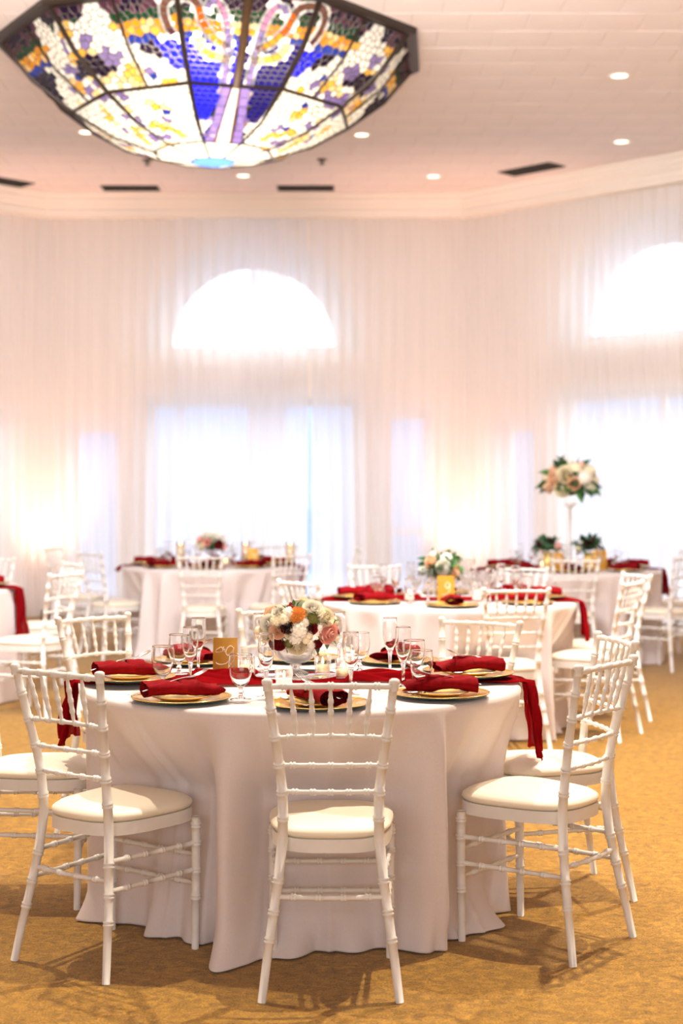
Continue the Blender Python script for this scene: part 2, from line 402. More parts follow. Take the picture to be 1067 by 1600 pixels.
# recessed lights, vents, detectors -------------------------------------------
def ceil_at(px, py): return at_z(px, py, CEIL)
b0 = empty('recessed_light', label='x', cat='ceiling light', group='recessed ceiling lights')
b = MB(); b.lathe([(.075, .004), (.095, -.006), (.10, .0), (.10, .012)], 24); b.build('trim_ring', M['trim'], b0)
b = MB(); b.lathe([(.0, .0), (.05, -.002), (.076, .003)], 24); b.build('lens', M['lens'], b0)
PL = Protos(b0)
for (px, py, lab) in ((968, 119, 'large bright round recessed light at the upper right of the ceiling'), (971, 222, 'round recessed light near the cornice at the right'),
                      (565, 211, 'round recessed light just right of the stained glass lamp'), (380, 275, 'small round recessed light just under the tip of the stained glass lamp'),
                      (677, 276, 'small round recessed light left of the peach-lit right corner'), (135, 207, 'faint round recessed light left under the stained glass lamp')):
    x, y, z = ceil_at(px, py); PL.put((x, y, CEIL), 0, lab)
def vent(x, y, rz, L, W, lab):
    r = empty('ceiling_vent', (x, y, CEIL), rz, lab, 'ceiling vent', 'dark ceiling vents')
    b = MB(); b.box((-L/2, -W/2, -.002), (L/2, W/2, .012)); b.build('backing', M['dark'], r, smooth=False)
    b = MB()
    for a, c in (((-L/2-.02, -W/2-.02), (L/2+.02, -W/2)), ((-L/2-.02, W/2), (L/2+.02, W/2+.02)), ((-L/2-.02, -W/2), (-L/2, W/2)), ((L/2, -W/2), (L/2+.02, W/2))):
        b.box((a[0], a[1], -.01), (c[0], c[1], .012))
    b.build('frame', M['dark'], r, smooth=False)
    for k in range(4):
        y0 = -W/2+W*(k+.5)/4; b = MB(); b.box((-L/2, -.004, -.012), (L/2, .004, -.001)); b.build('slat', M['dark'], r, smooth=False, loc=(0, y0, 0))
for px, py, rz, lab in ((205, 295, 0, 'dark ceiling vent by the cornice below the left of the lamp'), (478, 296, 0, 'dark ceiling vent by the cornice in the middle of the back wall'),
                        (830, 264, -PI/4, 'dark slanting ceiling vent by the right angled cornice'), (2, 282, PI/4, 'dark ceiling vent cut off by the left photo edge')):
    x, y, z = ceil_at(px, py); vent(x, min(y, 16.4), rz, .58 if rz == 0 else .62, .24, lab)
for px, py, lab in ((230, 250, 'small grey ceiling sprinkler below the left of the lamp'), (503, 249, 'small grey ceiling sprinkler below the right of the lamp')):
    x, y, z = ceil_at(px, py); b = MB(); b.lathe([(.001, -.05), (.03, -.05), (.03, -.045), (.012, -.04), (.012, -.012), (.05, -.008), (.05, .01)], 16)
    tag(b.build('ceiling_sprinkler', M['dark'], loc=(x, y, CEIL)), lab, 'sprinkler')
for ux, lab in ((1.22, 'small floor uplight at the right corner of the back wall'), (-3.15, 'small floor uplight at the left corner of the back wall')):
    r = empty('floor_uplight', (ux, 16.15, 0), 0, lab, 'uplight')
    b = MB(); b.lathe([(.0, 0), (.07, 0), (.075, .01), (.075, .13), (.066, .13), (.06, .10), (0, .10)], 20); b.build('housing', M['dark'], r)
    b = MB(); b.lathe([(0, .104), (.058, .104)], 20); b.build('lens', M['lens'], r)

# ------------------------------------------------------------------ stained glass ceiling lamp
LC = (-.966, 11.32); A0 = -4.0
PR = [(1.56, 4.70), (1.325, 4.425), (1.038, 4.212), (.75, 4.045), (.445, 3.948), (.17, 3.895)]
lampR = empty('stained_glass_ceiling_lamp', (LC[0], LC[1], CEIL), 0, 'huge faceted stained glass dome lamp in a dark bronze frame on the ceiling', 'ceiling lamp')
c18 = math.cos(PI/10); s18 = math.sin(PI/10)
AP = [(r*c18, z) for r, z in PR]
SL = [0]
for a, c in zip(AP, AP[1:]): SL.append(SL[-1]+math.hypot(c[0]-a[0], c[1]-a[1]))
def prof_at(s):
    for k in range(len(SL)-1):
        if s <= SL[k+1]+1e-9 or k == len(SL)-2:
            t = (s-SL[k])/(SL[k+1]-SL[k]); return (AP[k][0]+(AP[k+1][0]-AP[k][0])*t, AP[k][1]+(AP[k+1][1]-AP[k][1])*t)
def hw(s): return prof_at(s)[0]*math.tan(PI/10)
def f3(fi, x, s, out=0.0):
    r, z = prof_at(s); r2, z2 = prof_at(min(s+.01, SL[-1])); r1, z1 = prof_at(max(0, s-.01))
    tx, tz = r2-r1, z2-z1; l = math.hypot(tx, tz); nx, nz = -tz/l, tx/l        # outward = away from inside
    if nx < 0: nx, nz = -nx, -nz
    r += nx*out; z += nz*out
    a = math.radians(A0+18+36*fi); d = Vector((math.sin(a), -math.cos(a))); t = Vector((math.cos(a), math.sin(a)))
    p = d*r+t*x; return (p.x, p.y, z-CEIL)
GC = {'white': (250, 248, 240), 'cream': (246, 226, 180), 'lav': (168, 152, 196), 'pinkl': (214, 160, 190), 'blue': (48, 62, 236), 'dblue': (44, 38, 150),
      'mid': (60, 96, 190), 'green': (30, 96, 62), 'purple': (54, 34, 72), 'mauve': (120, 74, 96), 'yellow': (248, 208, 104), 'gold': (234, 180, 50), 'brown': (150, 104, 86), 'orange': (214, 128, 30)}
GM = [k for k in GC]
GMAT = [stained('glass_'+k, v) for k, v in GC.items()]
rg = random.Random(11)
def bands(s, x, w):
    if s < .13: return 'purple' if w != 1 else rg.choice(['purple', 'mauve'])
    if s < .19: return 'green'
    if s < .29: return rg.choice(['gold', 'yellow', 'cream', 'gold'])
    if s < .325: return 'mid'
    if s < .355: return 'white'
    return None
def colA(x, s):
    c = bands(s, x, 0)
    if c: return c
    if s < SL[2]: return 'blue' if x < 0 else 'dblue'
    t = (s-SL[2])/(SL[4]-SL[2]); ax = abs(x)
    if ax < .022+.02*t: return 'white'
    if ax < .036+.02*t: return 'brown'
    if ax < .10+.05*t: return 'lav'
    if t < .55: return 'blue' if x < 0 else 'dblue'
    return 'white'
def patch(x, s):          # clustered patches, the same for neighbouring cells
    v = math.sin(x*19+1.3*math.sin(s*17)+.7)+math.sin(s*23+1.9*math.sin(x*13))
    return v
def colW(x, s):   # wing leans from lower left (x<0) to upper right
    w = hw(s); u = x/w; v = patch(x, s)
    if s > SL[2]:
        t = (s-SL[2])/(SL[4]-SL[2])
        if u < -.45+.9*t*.3: return 'white'
        if v > 1.25: return 'yellow'
        if v > .85: return 'cream'
        if v < -1.35: return 'lav'
        return 'mid' if rg.random() < .03 else 'white'
    hx, hs = .17, .16
    if math.hypot(x-hx, s-hs) < .115: return 'white'
    lo = -.36+(.64-s)*1.05          # left boundary of wing
    hi = lo+.50-(.1 if s > .4 else 0)
    if s > .10 and lo < x < hi and s > hs-.02:
        q = (x-lo)/(hi-lo)
        if q < .48: return 'white'
        if v > .9: return 'yellow'
        if v > .4: return 'cream'
        if v < -.9: return 'lav'
        return 'mid' if rg.random() < .05 else 'white'
    c = bands(s, x, 1)
    if x > hi:
        if s > .55: return rg.choice(['white', 'lav', 'cream'])
        return c if c and s < .3 else 'purple'
    if c: return c
    return 'blue' if x < -.2 else 'purple'
def colW2(x, s):
    c = colW(x, s)
    return c if c not in ('blue',) else 'purple'
# ribbons: (points in x,s ; width ; colours ; outline)
RIBA = []
for sg in (-1, 1):
    lavp = [(.085, .70), (.09, .5), (.10, .36), (.125, .22), (.165, .12), (.21, .075), (.255, .09), (.27, .14)]
    gold = [(.455, .06), (.37, .07), (.325, .12), (.29, .22), (.22, .31), (.14, .37), (.07, .41)]
    pool = [(.30, .33), (.285, .40), (.22, .455), (.14, .475), (.07, .485)]
    RIBA.append(([(sg*x, s) for x, s in lavp], .040, ['lav', 'lav', 'pinkl', 'lav'], True))
    RIBA.append(([(sg*x, s) for x, s in gold], .046, ['brown', 'orange', 'gold', 'orange'], True))
    RIBA.append(([(sg*x, s) for x, s in pool], .055, ['cream', 'yellow', 'cream', 'white'], True))
RIBW = [([(-.47, .055), (-.40, .07), (-.35, .12), (-.335, .20), (-.345, .28), (-.375, .34)], .05, ['brown', 'brown', 'mauve'], True)]
def resample(p, step):
    out = []; 
    # catmull
    Q = [p[0]]+p+[p[-1]]; dense = []
    for k in range(1, len(Q)-2):
        for j in range(8):
            t = j/8; a, b_, c, d = Q[k-1:k+3]
            dense.append(tuple(.5*((2*b_[i])+(-a[i]+c[i])*t+(2*a[i]-5*b_[i]+4*c[i]-d[i])*t*t+(-a[i]+3*b_[i]-3*c[i]+d[i])*t**3) for i in (0, 1)))
    dense.append(p[-1]); acc = 0; out = [dense[0]]
    for a, c in zip(dense, dense[1:]):
        acc += math.hypot(c[0]-a[0], c[1]-a[1])
        if acc >= step: out.append(c); acc = 0
    return out
def strip(pts, o0, o1):
    res = []
    N = []
    for k in range(len(pts)):
        a = pts[max(0, k-1)]; c = pts[min(len(pts)-1, k+1)]; dx, dy = c[0]-a[0], c[1]-a[1]; l = math.hypot(dx, dy) or 1
        N.append((-dy/l, dx/l))
    for k in range(len(pts)-1):
        a, c = pts[k], pts[k+1]; n, m = N[k], N[k+1]
        res.append([(a[0]+n[0]*o0, a[1]+n[1]*o0), (c[0]+m[0]*o0, c[1]+m[1]*o0), (c[0]+m[0]*o1, c[1]+m[1]*o1), (a[0]+n[0]*o1, a[1]+n[1]*o1)])
    return res
def clip(poly, nx, ny, c):     # keep nx*x+ny*y <= c
    out = []
    for i in range(len(poly)):
        p, q = poly[i], poly[(i+1) % len(poly)]; dp = nx*p[0]+ny*p[1]-c; dq = nx*q[0]+ny*q[1]-c
        if dp <= 0: out.append(p)
        if dp*dq < 0: t = dp/(dp-dq); out.append((p[0]+(q[0]-p[0])*t, p[1]+(q[1]-p[1])*t))
    return out
def shrink(poly, d):
    n = len(poly); A = sum(poly[i][0]*poly[(i+1) % n][1]-poly[(i+1) % n][0]*poly[i][1] for i in range(n))
    sg = 1 if A > 0 else -1
    cx = sum(p[0] for p in poly)/n; cy = sum(p[1] for p in poly)/n
    out = []
    for p in poly:
        l = math.hypot(p[0]-cx, p[1]-cy) or 1; k = max(.3, 1-d*1.25/l); out.append((cx+(p[0]-cx)*k, cy+(p[1]-cy)*k))
    return out
def seeds(s0, s1, step, mode):
    pts = []; s = s0+step/2*.9; row = 0
    while s < s1:
        w = hw(s)+.02; st = step*(1.5 if mode == 'brick' and s < .13 else 1.0); x = -w+(row % 2)*st/2
        while x < w:
            j = .02 if mode != 'patch' else .33
            pts.append((x+rg.uniform(-j, j)*step, s+rg.uniform(-j, j)*step)); x += st
        s += step*(.62 if s < .13 else .86); row += 1
    return pts
def cells(s0, s1, pts):
    w0, w1 = hw(s0)-.008, hw(s1)-.008; base = [(-w0, s0), (w0, s0), (w1, s1), (-w1, s1)]; res = []
    for i, p in enumerate(pts):
        poly = base
        nb = sorted((q for j, q in enumerate(pts) if j != i and abs(q[0]-p[0]) < .16 and abs(q[1]-p[1]) < .16), key=lambda q: (q[0]-p[0])**2+(q[1]-p[1])**2)[:14]
        for q in nb:
            nx, ny = q[0]-p[0], q[1]-p[1]; c = (q[0]**2+q[1]**2-p[0]**2-p[1]**2)/2
            poly = clip(poly, nx, ny, c)
            if len(poly) < 3: break
        if len(poly) >= 3: res.append(poly)
    return res
lead = MB(); pieces = []
def pdist(x, s, pts): return min(math.hypot(x-a[0], s-a[1]) for a in pts)
for fi in range(10):
    rel = ((fi+5) % 10)-5              # facet index relative to the front one
    kind = 'A' if rel in (0, -5) else 'W'
    mir = rel < 0 and rel in (-1, -3) or rel in (2, 4)
    if kind == 'A': mir = False
    near_f = rel in (-2, -1, 0, 1, 2)
    step = (.058 if kind == 'W' else .050) if near_f else .10
    ribs = []
    if near_f: ribs = RIBA if kind == 'A' else (RIBW if abs(rel) == 1 else [])
    polys = []
    for (a, c) in ((0.03, SL[2]), (SL[2], SL[4])):
        a2 = a
        for poly in cells(a2, c, seeds(a2, c, step, 'patch' if kind == 'W' else 'brick')):
            cx = sum(p[0] for p in poly)/len(poly); cs = sum(p[1] for p in poly)/len(poly)
            if any(pdist(cx, cs, resample(p, .02)) < wd/2+.012 for p, wd, _, _ in ribs): continue
            col = (colA if kind == 'A' else (colW if abs(rel) == 1 else colW2))(cx, cs)
            if near_f and kind == 'A' and cs > SL[2] and abs(cx) < .105+.05*(cs-SL[2]): continue
            polys.append((poly, col, 0.0))
    for p, wd, cols, ol in ribs:
        q = resample(p, .045)
        for k, sq in enumerate(strip(q, -wd/2, wd/2)): polys.append((sq, cols[min(len(cols)-1, int(k*len(cols)/len(q)))], .004))
        for o0, o1 in ((-wd/2-.018, -wd/2), (wd/2, wd/2+.018)):
            for sq in strip(q, o0, o1): polys.append((sq, 'white', .0041))
    if near_f and kind == 'A':
        s0, s1 = SL[2]+.012, SL[4]-.004
        def trap(xa, xb, xc, xd, col, n=5):
            for k in range(n):
                t0, t1 = k/n, (k+1)/n; f = lambda a, c, t: a+(c-a)*t
                polys.append(([(f(xa, xc, t0), f(s0, s1, t0)), (f(xb, xd, t0), f(s0, s1, t0)), (f(xb, xd, t1), f(s0, s1, t1)), (f(xa, xc, t1), f(s0, s1, t1))], col, .004))
        trap(-.022, .022, -.050, .050, 'white', 1)
        for sg in (1, -1):
            trap(sg*.022, sg*.034, sg*.050, sg*.066, 'brown', 1); trap(sg*.034, sg*.10, sg*.066, sg*.135, 'lav', 7)
    # cap wedge
    w0 = hw(SL[4])-.006; w1 = hw(SL[5])-.002
    polys.append(([(-w0, SL[4]), (0, SL[4]), (0, SL[5]), (-w1, SL[5])], 'white', 0)); polys.append(([(0, SL[4]), (w0, SL[4]), (w1, SL[5]), (0, SL[5])], 'white', 0))
    for poly, col, lift in polys:
        lim = [(max(-hw(max(0, s))+.004, min(hw(max(0, s))-.004, (-x if mir else x))), max(.02, s)) for x, s in poly]
        inner = shrink(lim, (.0014 if lift == .0041 else .0032) if near_f else .006); n = len(lim)
        area = abs(sum(lim[i][0]*lim[(i+1) % n][1]-lim[(i+1) % n][0]*lim[i][1] for i in range(n)))/2
        if area < 2e-5: continue
        lead.add([f3(fi, x, s, lift) for x, s in lim]+[f3(fi, x, s, lift+.003) for x, s in inner], [(i, (i+1) % n, n+(i+1) % n, n+i) for i in range(n)])
        vis_w = (1 if abs(rel) <= 1 else .6) if near_f else 0
        pieces.append((area*vis_w, fi, inner, col, lift))
pieces.sort(key=lambda t: -t[0])
gst = MB()
def piece_geo(fi, inner, lift):
    n = len(inner)
    return ([f3(fi, x, s, lift+.001) for x, s in inner]+[f3(fi, x, s, lift-.004) for x, s in inner],
            [tuple(range(n)), tuple(range(2*n-1, n-1, -1))]+[(i, n+i, n+(i+1) % n, (i+1) % n) for i in range(n)])
for k, (a, fi, inner, col, lift) in enumerate(pieces):
    vs, fs = piece_geo(fi, inner, lift)
    if k < 300:
        b = MB(); b.add(vs, fs); b.build('glass_piece', GMAT[GM.index(col)], lampR, smooth=False)
    else:
        gst.cur = GM.index(col); gst.add(vs, fs)
tag(gst.build('glass_piece', GMAT, lampR, smooth=False), kind='stuff')
tag(lead.build('lead_came', M['lead'], lampR, smooth=False), kind='stuff')
def cpt(ci, k, out=0.0):
    r, z = PR[k]; a = math.radians(A0+36*ci); r += out; return Vector((math.sin(a)*r, -math.cos(a)*r, z-CEIL))
for ci in range(10):
    b = MB(); b.tube([cpt(ci, k, .004) for k in range(6)], [.02, .02, .018, .012, .009, .007], 8); b.build('rib', M['lamp_metal'], lampR)
    b = MB(); thick = ci == 0
    b.tube([Vector(f3(ci, 0, s, .006)) for s in (0, SL[1], SL[2])], .03 if thick else .010, 8)
    b.build('mullion', M['lamp_wood'] if thick else M['lamp_metal'], lampR)
for k, rr in ((2, .015), (4, .008)):
    b = MB(); b.tube([cpt(c, k, .003) for c in range(11)], rr, 8); b.build('ring', M['lamp_metal'], lampR)
b = MB(); n = 10
P = []
for r_, z_ in ((1.53, 4.675), (1.60, 4.675), (1.62, 4.69), (1.62, CEIL+.005)):
    P.append([(math.sin(math.radians(A0+36*k))*r_, -math.cos(math.radians(A0+36*k))*r_, z_-CEIL) for k in range(n)])
b.grid(P, close_v=True); b.build('rim_frame', M['lamp_metal'], lampR, smooth=False)
b = MB(); b.lathe([(.0, 3.873-CEIL), (.09, 3.876-CEIL), (.165, 3.892-CEIL), (.16, 3.90-CEIL)], 10); b.build('bottom_glass', GMAT[GM.index('mid')], lampR, smooth=False)
lamp('POINT', (LC[0], LC[1], 4.40), 88, (1.0, .93, .82), shadow_soft_size=.12)
lamp('POINT', (LC[0]+.1, LC[1]-.75, 4.50), 30, (1.0, .93, .82), shadow_soft_size=.08)

# ------------------------------------------------------------------ chairs
def interp(tab, z):
    for (a, va), (b_, vb) in zip(tab, tab[1:]):
        if z <= b_: t = (z-a)/(b_-a); return va+(vb-va)*t
    return tab[-1][1]
def sm(tab, z, h=.05): return (interp(tab, max(tab[0][0], z-h))+2*interp(tab, z)+interp(tab, min(tab[-1][0], z+h)))/4
XT = [(0, .194), (.16, .172), (.32, .149), (.42, .136), (.575, .135), (.65, .144), (.735, .156), (.80, .165), (.90, .178)]
YT = [(0, -.075), (.2, -.035), (.42, 0), (.6, -.018), (.9, -.085)]
def ringed(P, r0, rings, L, n=10, ends=None, gap=.0048, hgt=.0030, dbl=True):
    """tube along function P(t in 0..L) with raised bamboo rings"""
    ts = {0.0, L}
    for k in range(9): ts.add(L*k/8)
    for r in rings:
        for c in ((r-gap, r+gap) if dbl else (r,)):
            for d in (-.0045, -.0022, .0022, .0045): ts.add(min(L, max(0, c+d)))
    ts = sorted(ts); rad = []
    for t in ts:
        rr = r0(t) if callable(r0) else r0
        for r in rings:
            for c in ((r-gap, r+gap) if dbl else (r,)):
                if abs(t-c) < .003: rr += hgt
        rad.append(rr)
    b = MB(); b.tube([P(t) for t in ts], rad, n); return b
def make_chair():
    root = empty('chiavari_chair', label='x', cat='chair')
    wp = M['paint']
    for sg in (-1, 1):
        r0 = lambda t: .0118+.0035*min(1, t/.42) if t < .42 else .0153-.0035*(t-.42)/.48
        b = ringed(lambda t: (sg*sm(XT, t), sm(YT, t), t), r0, [.165, .24, .325, .50, .575, .655, .735, .815], .885, 12)
        b.lathe([(.0115, .87), (.0115, .885), (.0145, .889), (.0155, .895), (.0145, .901), (.008, .905), (0, .906)], 12, Matrix.Translation((sg*.177, -.083, 0)))
        b.build('back_post', wp, root)
        b = ringed(lambda t: (sg*.178, .335+.004*math.sin(t*5), t), lambda t: .0115+.003*min(1, t/.3), [.162, .245, .33, .385], .412, 12)
        b.build('front_leg', wp, root)
    def rail(z, r, name, arch=.006, rings=5, dbl=True):
        x = sm(XT, z); y = sm(YT, z); L = 2*x
        b = ringed(lambda t: (-x+t, y-.012*math.sin(PI*t/L), z+arch*math.sin(PI*t/L)), r, [L*(k+.7)/(rings+.4) for k in range(rings)], L, 10, dbl=dbl)
        b.build(name, wp, root)
    rail(.882, .0088, 'top_rail', .003); rail(.735, .0062, 'back_rail', .006); rail(.655, .0062, 'back_rail', .001); rail(.578, .0062, 'back_rail', .0)
    rail(.282, .0075, 'stretcher', 0, 4)
    for k in range(5):
        u = -1+2*(k+1)/6
        xt, xb = u*.166, u*.145; yt, yb = -.083-.012*math.cos(u*1.5), -.047-.012*math.cos(u*1.5)
        L = .147
        b = ringed(lambda t: (xb+(xt-xb)*t/L, yb+(yt-yb)*t/L, .739+(.88-.739)*t/L), lambda t: .0035+.0035*math.sin(PI*min(1, max(0, t/L)))**.6, [L*.27, L*.5, L*.73], L, 8, gap=.003, hgt=.0016)
        b.build('spindle', wp, root)
    for z, yr in ((.335, -.018), (.252, -.033)):
        for sg in (-1, 1):
            x0 = sg*sm(XT, z); a = Vector((x0, sm(YT, z), z)); c = Vector((sg*.178, .335, z-.004)); L = (c-a).length
            ringed(lambda t: a.lerp(c, t/L), .0078, [L*k/5 for k in (1, 2, 3, 4)], L, 8).build('stretcher', wp, root)
    for z in (.295, .205):
        a = Vector((-.178, .335, z)); c = Vector((.178, .335, z)); L = .356
        ringed(lambda t: a.lerp(c, t/L), .0078, [L*k/5 for k in (1, 2, 3, 4)], L, 8).build('stretcher', wp, root)
    # seat outline: rounded trapezoid bowed in front
    def outline(inset, n=48, e=3.2):
        pts = []
        for k in range(n):
            a = 2*PI*k/n; ca, sa = math.cos(a), math.sin(a)
            u = abs(ca)**(2/e)*(1 if ca >= 0 else -1); v = abs(sa)**(2/e)*(1 if sa >= 0 else -1)
            wx = .178+.020*v; pts.append(((wx-inset)*u, .185+(.20-inset)*v))
        return pts
    o1, o2 = outline(.0), outline(.03)
    b = MB(); b.grid([[(x, y, .403) for x, y in o2], [(x, y, .403) for x, y in o1], [(x, y, .441) for x, y in o1], [(x, y, .441) for x, y in o2]], close_u=True, close_v=True)
    sharp(b.build('seat_frame', wp, root))
    P = []
    for ins, z in ((.02, .440), (.004, .443), (-.004, .452), (-.002, .462), (.012, .472), (.04, .480), (.09, .486), (.15, .488)):
        P.append([(x, y, z) for x, y in outline(ins, e=3.0)])
    b = MB(); b.grid(P, close_v=True); o = len(b.v); b.add([(0, .185, .489)], []); n = 48
    base = 7*n; b.f += [(base+k, base+(k+1) % n, o) for k in range(n)]; b.mi += [0]*n
    b.build('seat_cushion', M['cushion'], root)
    return root
CH = Protos(make_chair())
def heading(fx, fy): return math.atan2(-fx, fy)      # +Y local -> (fx,fy)

# ------------------------------------------------------------------ tables, cloths
def table(name_txt, cx, cy, chairs, seed, nearlabel, hem=.012, puddle=.05):
    r = empty('round_table', (cx, cy, 0), 0, nearlabel, 'table', 'round banquet tables')
    b = MB(); b.lathe([(0, .728), (.745, .728), (.755, .735), (.755, .75), (.75, .755), (0, .755)], 48); b.build('tabletop', M['wood'], r)
    for sx, sy in ((-1, -1), (1, -1), (1, 1), (-1, 1)):
        b = MB(); b.tube([(sx*.26, sy*.22, .728), (sx*.28, sy*.24, .3), (sx*.28, sy*.24, .0)], .014, 8); b.build('leg', M['steel'], r)
    rnd = random.Random(seed); N = 540
    comps = [(rnd.randint(7, 12), rnd.uniform(0, 6.3), .30), (rnd.randint(13, 19), rnd.uniform(0, 6.3), .32), (rnd.randint(21, 29), rnd.uniform(0, 6.3), .26), (rnd.randint(34, 44), rnd.uniform(0, 6.3), .10)]
    R0 = .764
    def fold(a, z):
        v = 0; a = a+.05*math.sin(5*a+seed)*(.76-z)/.76+.03*math.sin(9*a+seed*2)
        for n, p, am in comps: v += am*math.sin(n*a+p+.35*math.sin(2*a+p)+(.76-z)*.5*math.sin(3*a+n))
        return v+.5*(1-abs(math.sin(comps[1][0]*.5*a+comps[1][1]+.6*math.sin(3*a))))**2*2-.35
    rows = []
    for rr in (.0, .15, .3, .45, .6, .70, .745): rows.append([(rr*math.cos(2*PI*k/N), rr*math.sin(2*PI*k/N), .7605) for k in range(N)])
    zs = [.7600, .7575, .752, .742, .725, .70, .665, .63, .59, .55, .52, .49, .46, .42, .38, .33, .28, .23, .18, .14, .10, .07, .045, .025, .012, .006]
    for zi, z in enumerate(zs):
        row = []
        for k in range(N):
            a = 2*PI*k/N; d = Vector((math.cos(a), math.sin(a))); t = (.76-z)/.76
            f = fold(a, z)
            if z > .74: R = R0-.012+.012*math.sqrt(max(0, 1-((z-.742)/.018)**2)) if z > .742 else R0
            else:
                R = R0+.004*t+(.015+.048*t**.8)*f*min(1, (.742-z)/.08)
                lim = 9
                for (ox, oy, fx, fy) in chairs:
                    df = d.x*fx+d.y*fy
                    if df > -.3: continue
                    rm = (.405-((cx-ox)*fx+(cy-oy)*fy))/df
                    if rm <= 0 or rm > 1.3: continue
                    px, py = cx+rm*d.x-ox, cy+rm*d.y-oy; lx = abs(px*fy-py*fx)
                    w = 1-min(1, max(0, (lx-.20)/.09)); w = w*w*(3-2*w)
                    zz = min(1, max(0, (.742-z)/.25))**1.25
                    if z < .38: zz *= 1-.25*min(1, (.38-z)/.3)
                    dd = max(0, R+.006-max(.40, rm+.022*(f-.6)))
                    R -= dd*w*zz
            out = 0
            if z < .11: out = puddle*1.3*((.11-z)/.11)**1.4*(.45+.6*math.sin(5*a+seed)+.6*math.sin(11*a+2*seed)+.35*math.sin(23*a))*(1 if math.sin(a) < -.35 else .35)
            zz2 = z+ (hem*(math.sin(7*a+seed)+math.sin(17*a+1.3)*.5) if z < .03 and not puddle else 0)
            row.append((d.x*(R+max(-.012, out)), d.y*(R+max(-.012, out)), max(.003, zz2)))
        rows.append(row)
    b = MB(); b.grid(rows, close_v=True)
    o = b.build('tablecloth', M['cloth'], loc=(cx, cy, 0)); tag(o, 'white floor-length tablecloth on the '+name_txt, 'tablecloth', 'white round tablecloths')
    mod = o.modifiers.new('thick', 'SOLIDIFY'); mod.thickness = .0015; mod.offset = -1
    return o

T1 = (-.142, 5.26); T2 = (.65, 9.1); T3 = (-1.15, 13.2); T4 = (1.9, 12.6); T5 = (-2.98, 10.3)
# chairs: x, y, facing, label
C1 = [(-.03, 4.262, 0, 1, 'white chair seen square from behind at the front of the nearest table'),
      (-.795, 4.515, .58, .815, 'white chair with back turned at the front left of the nearest table'),
      (.755, 4.70, -.787, .617, 'white chair in profile at the front right of the nearest table'),
      (.907, 5.398, -.98, -.20, 'white chair on the right of the nearest table'),
      (-1.236, 5.30, 1, 0, 'white chair at the left of the nearest table'),
      (-.985, 6.27, .70, -.71, 'white chair at the back left of the nearest table'),
      (.52, 6.045, -.53, -.85, 'white chair at the back right of the nearest table'),
      (-.27, 6.58, .09, -.99, 'white chair hidden behind the near flower centrepiece')]
C2 = [(.93, 8.15, -.10, .99, 'white chair seen from behind at the front of the middle table'),
      (-.19, 8.78, .75, .66, 'white chair at the left end of the middle table, just above the near flowers'),
      (1.60, 8.69, -.87, .49, 'white chair turned sideways at the front right of the middle table'),
      (1.78, 9.45, -.95, -.30, 'white chair at the right of the middle table, behind the sideways one'),
      (1.2, 10.2, -.45, -.89, 'white chair at the back right of the middle table'),
      (.24, 10.52, .1, -.99, 'white chair behind the middle table, left of its flowers')]
C3 = [(-1.13, 12.1, 0, 1, 'white chair seen from behind at the front of the far left table'),
      (-.45, 12.35, -.55, .83, 'white chair at the front right of the far left table'),
      (.07, 13.6, -1, -.1, 'white chair in profile at the right of the far left table'),
      (-.62, 14.22, -.35, -.93, 'white chair at the back right of the far left table'),
      (-2.06, 12.72, .75, .66, 'white chair at the front left of the far left table'),
      (-2.55, 13.7, .97, -.22, 'white chair in profile at the left of the far left table'),
      (-1.25, 14.5, 0, -1, 'white chair behind the far left table by the curtain')]
C4 = [(1.79, 11.55, .05, 1, 'white chair seen from behind at the front of the far right table'),
      (.98, 13.15, .8, -.55, 'white chair at the back left of the far right table'),
      (2.68, 11.92, -.65, .76, 'white chair at the front right of the far right table'),
      (2.95, 13.0, -.95, -.3, 'white chair at the back right of the far right table'),
      (1.95, 13.8, 0, -1, 'white chair behind the far right table below the tall flowers'),
      (1.0, 12.0, .8, .6, 'white chair at the front left of the far right table')]
C5 = [(-1.83, 9.62, -.90, .42, 'white chair at the front right of the table at the left photo edge'),
      (-2.02, 10.85, -.87, -.5, 'white chair at the back right of the table at the left photo edge'),
      (-2.72, 11.6, -.1, -1, 'white chair behind the table at the left photo edge')]
for ci, CL in enumerate((C1, C2, C3, C4, C5)):
    for (x, y, fx, fy, lab) in CL:
        l = math.hypot(fx, fy); CH.put((x, y, 0), heading(fx/l, fy/l), lab, 'white chairs')
def nrm(CL): return [(x, y, fx/math.hypot(fx, fy), fy/math.hypot(fx, fy)) for x, y, fx, fy, _ in CL]
N1, N2, N3, N4, N5 = 'nearest table', 'middle table', 'far left table', 'far right table', 'table at the left photo edge'
table(N1, *T1, nrm(C1), 4, 'round table under the nearest white tablecloth')
table(N2, *T2, nrm(C2), 9, 'round table under the white cloth in the middle of the room', puddle=.03)
table(N3, *T3, nrm(C3), 13, 'round table under white cloth at the far left', puddle=.03)
table(N4, *T4, nrm(C4), 22, 'round table under white cloth at the far right, below the tall flowers', puddle=.03)
table(N5, *T5, nrm(C5), 31, 'round table under white cloth cut by the left photo edge', puddle=.03)

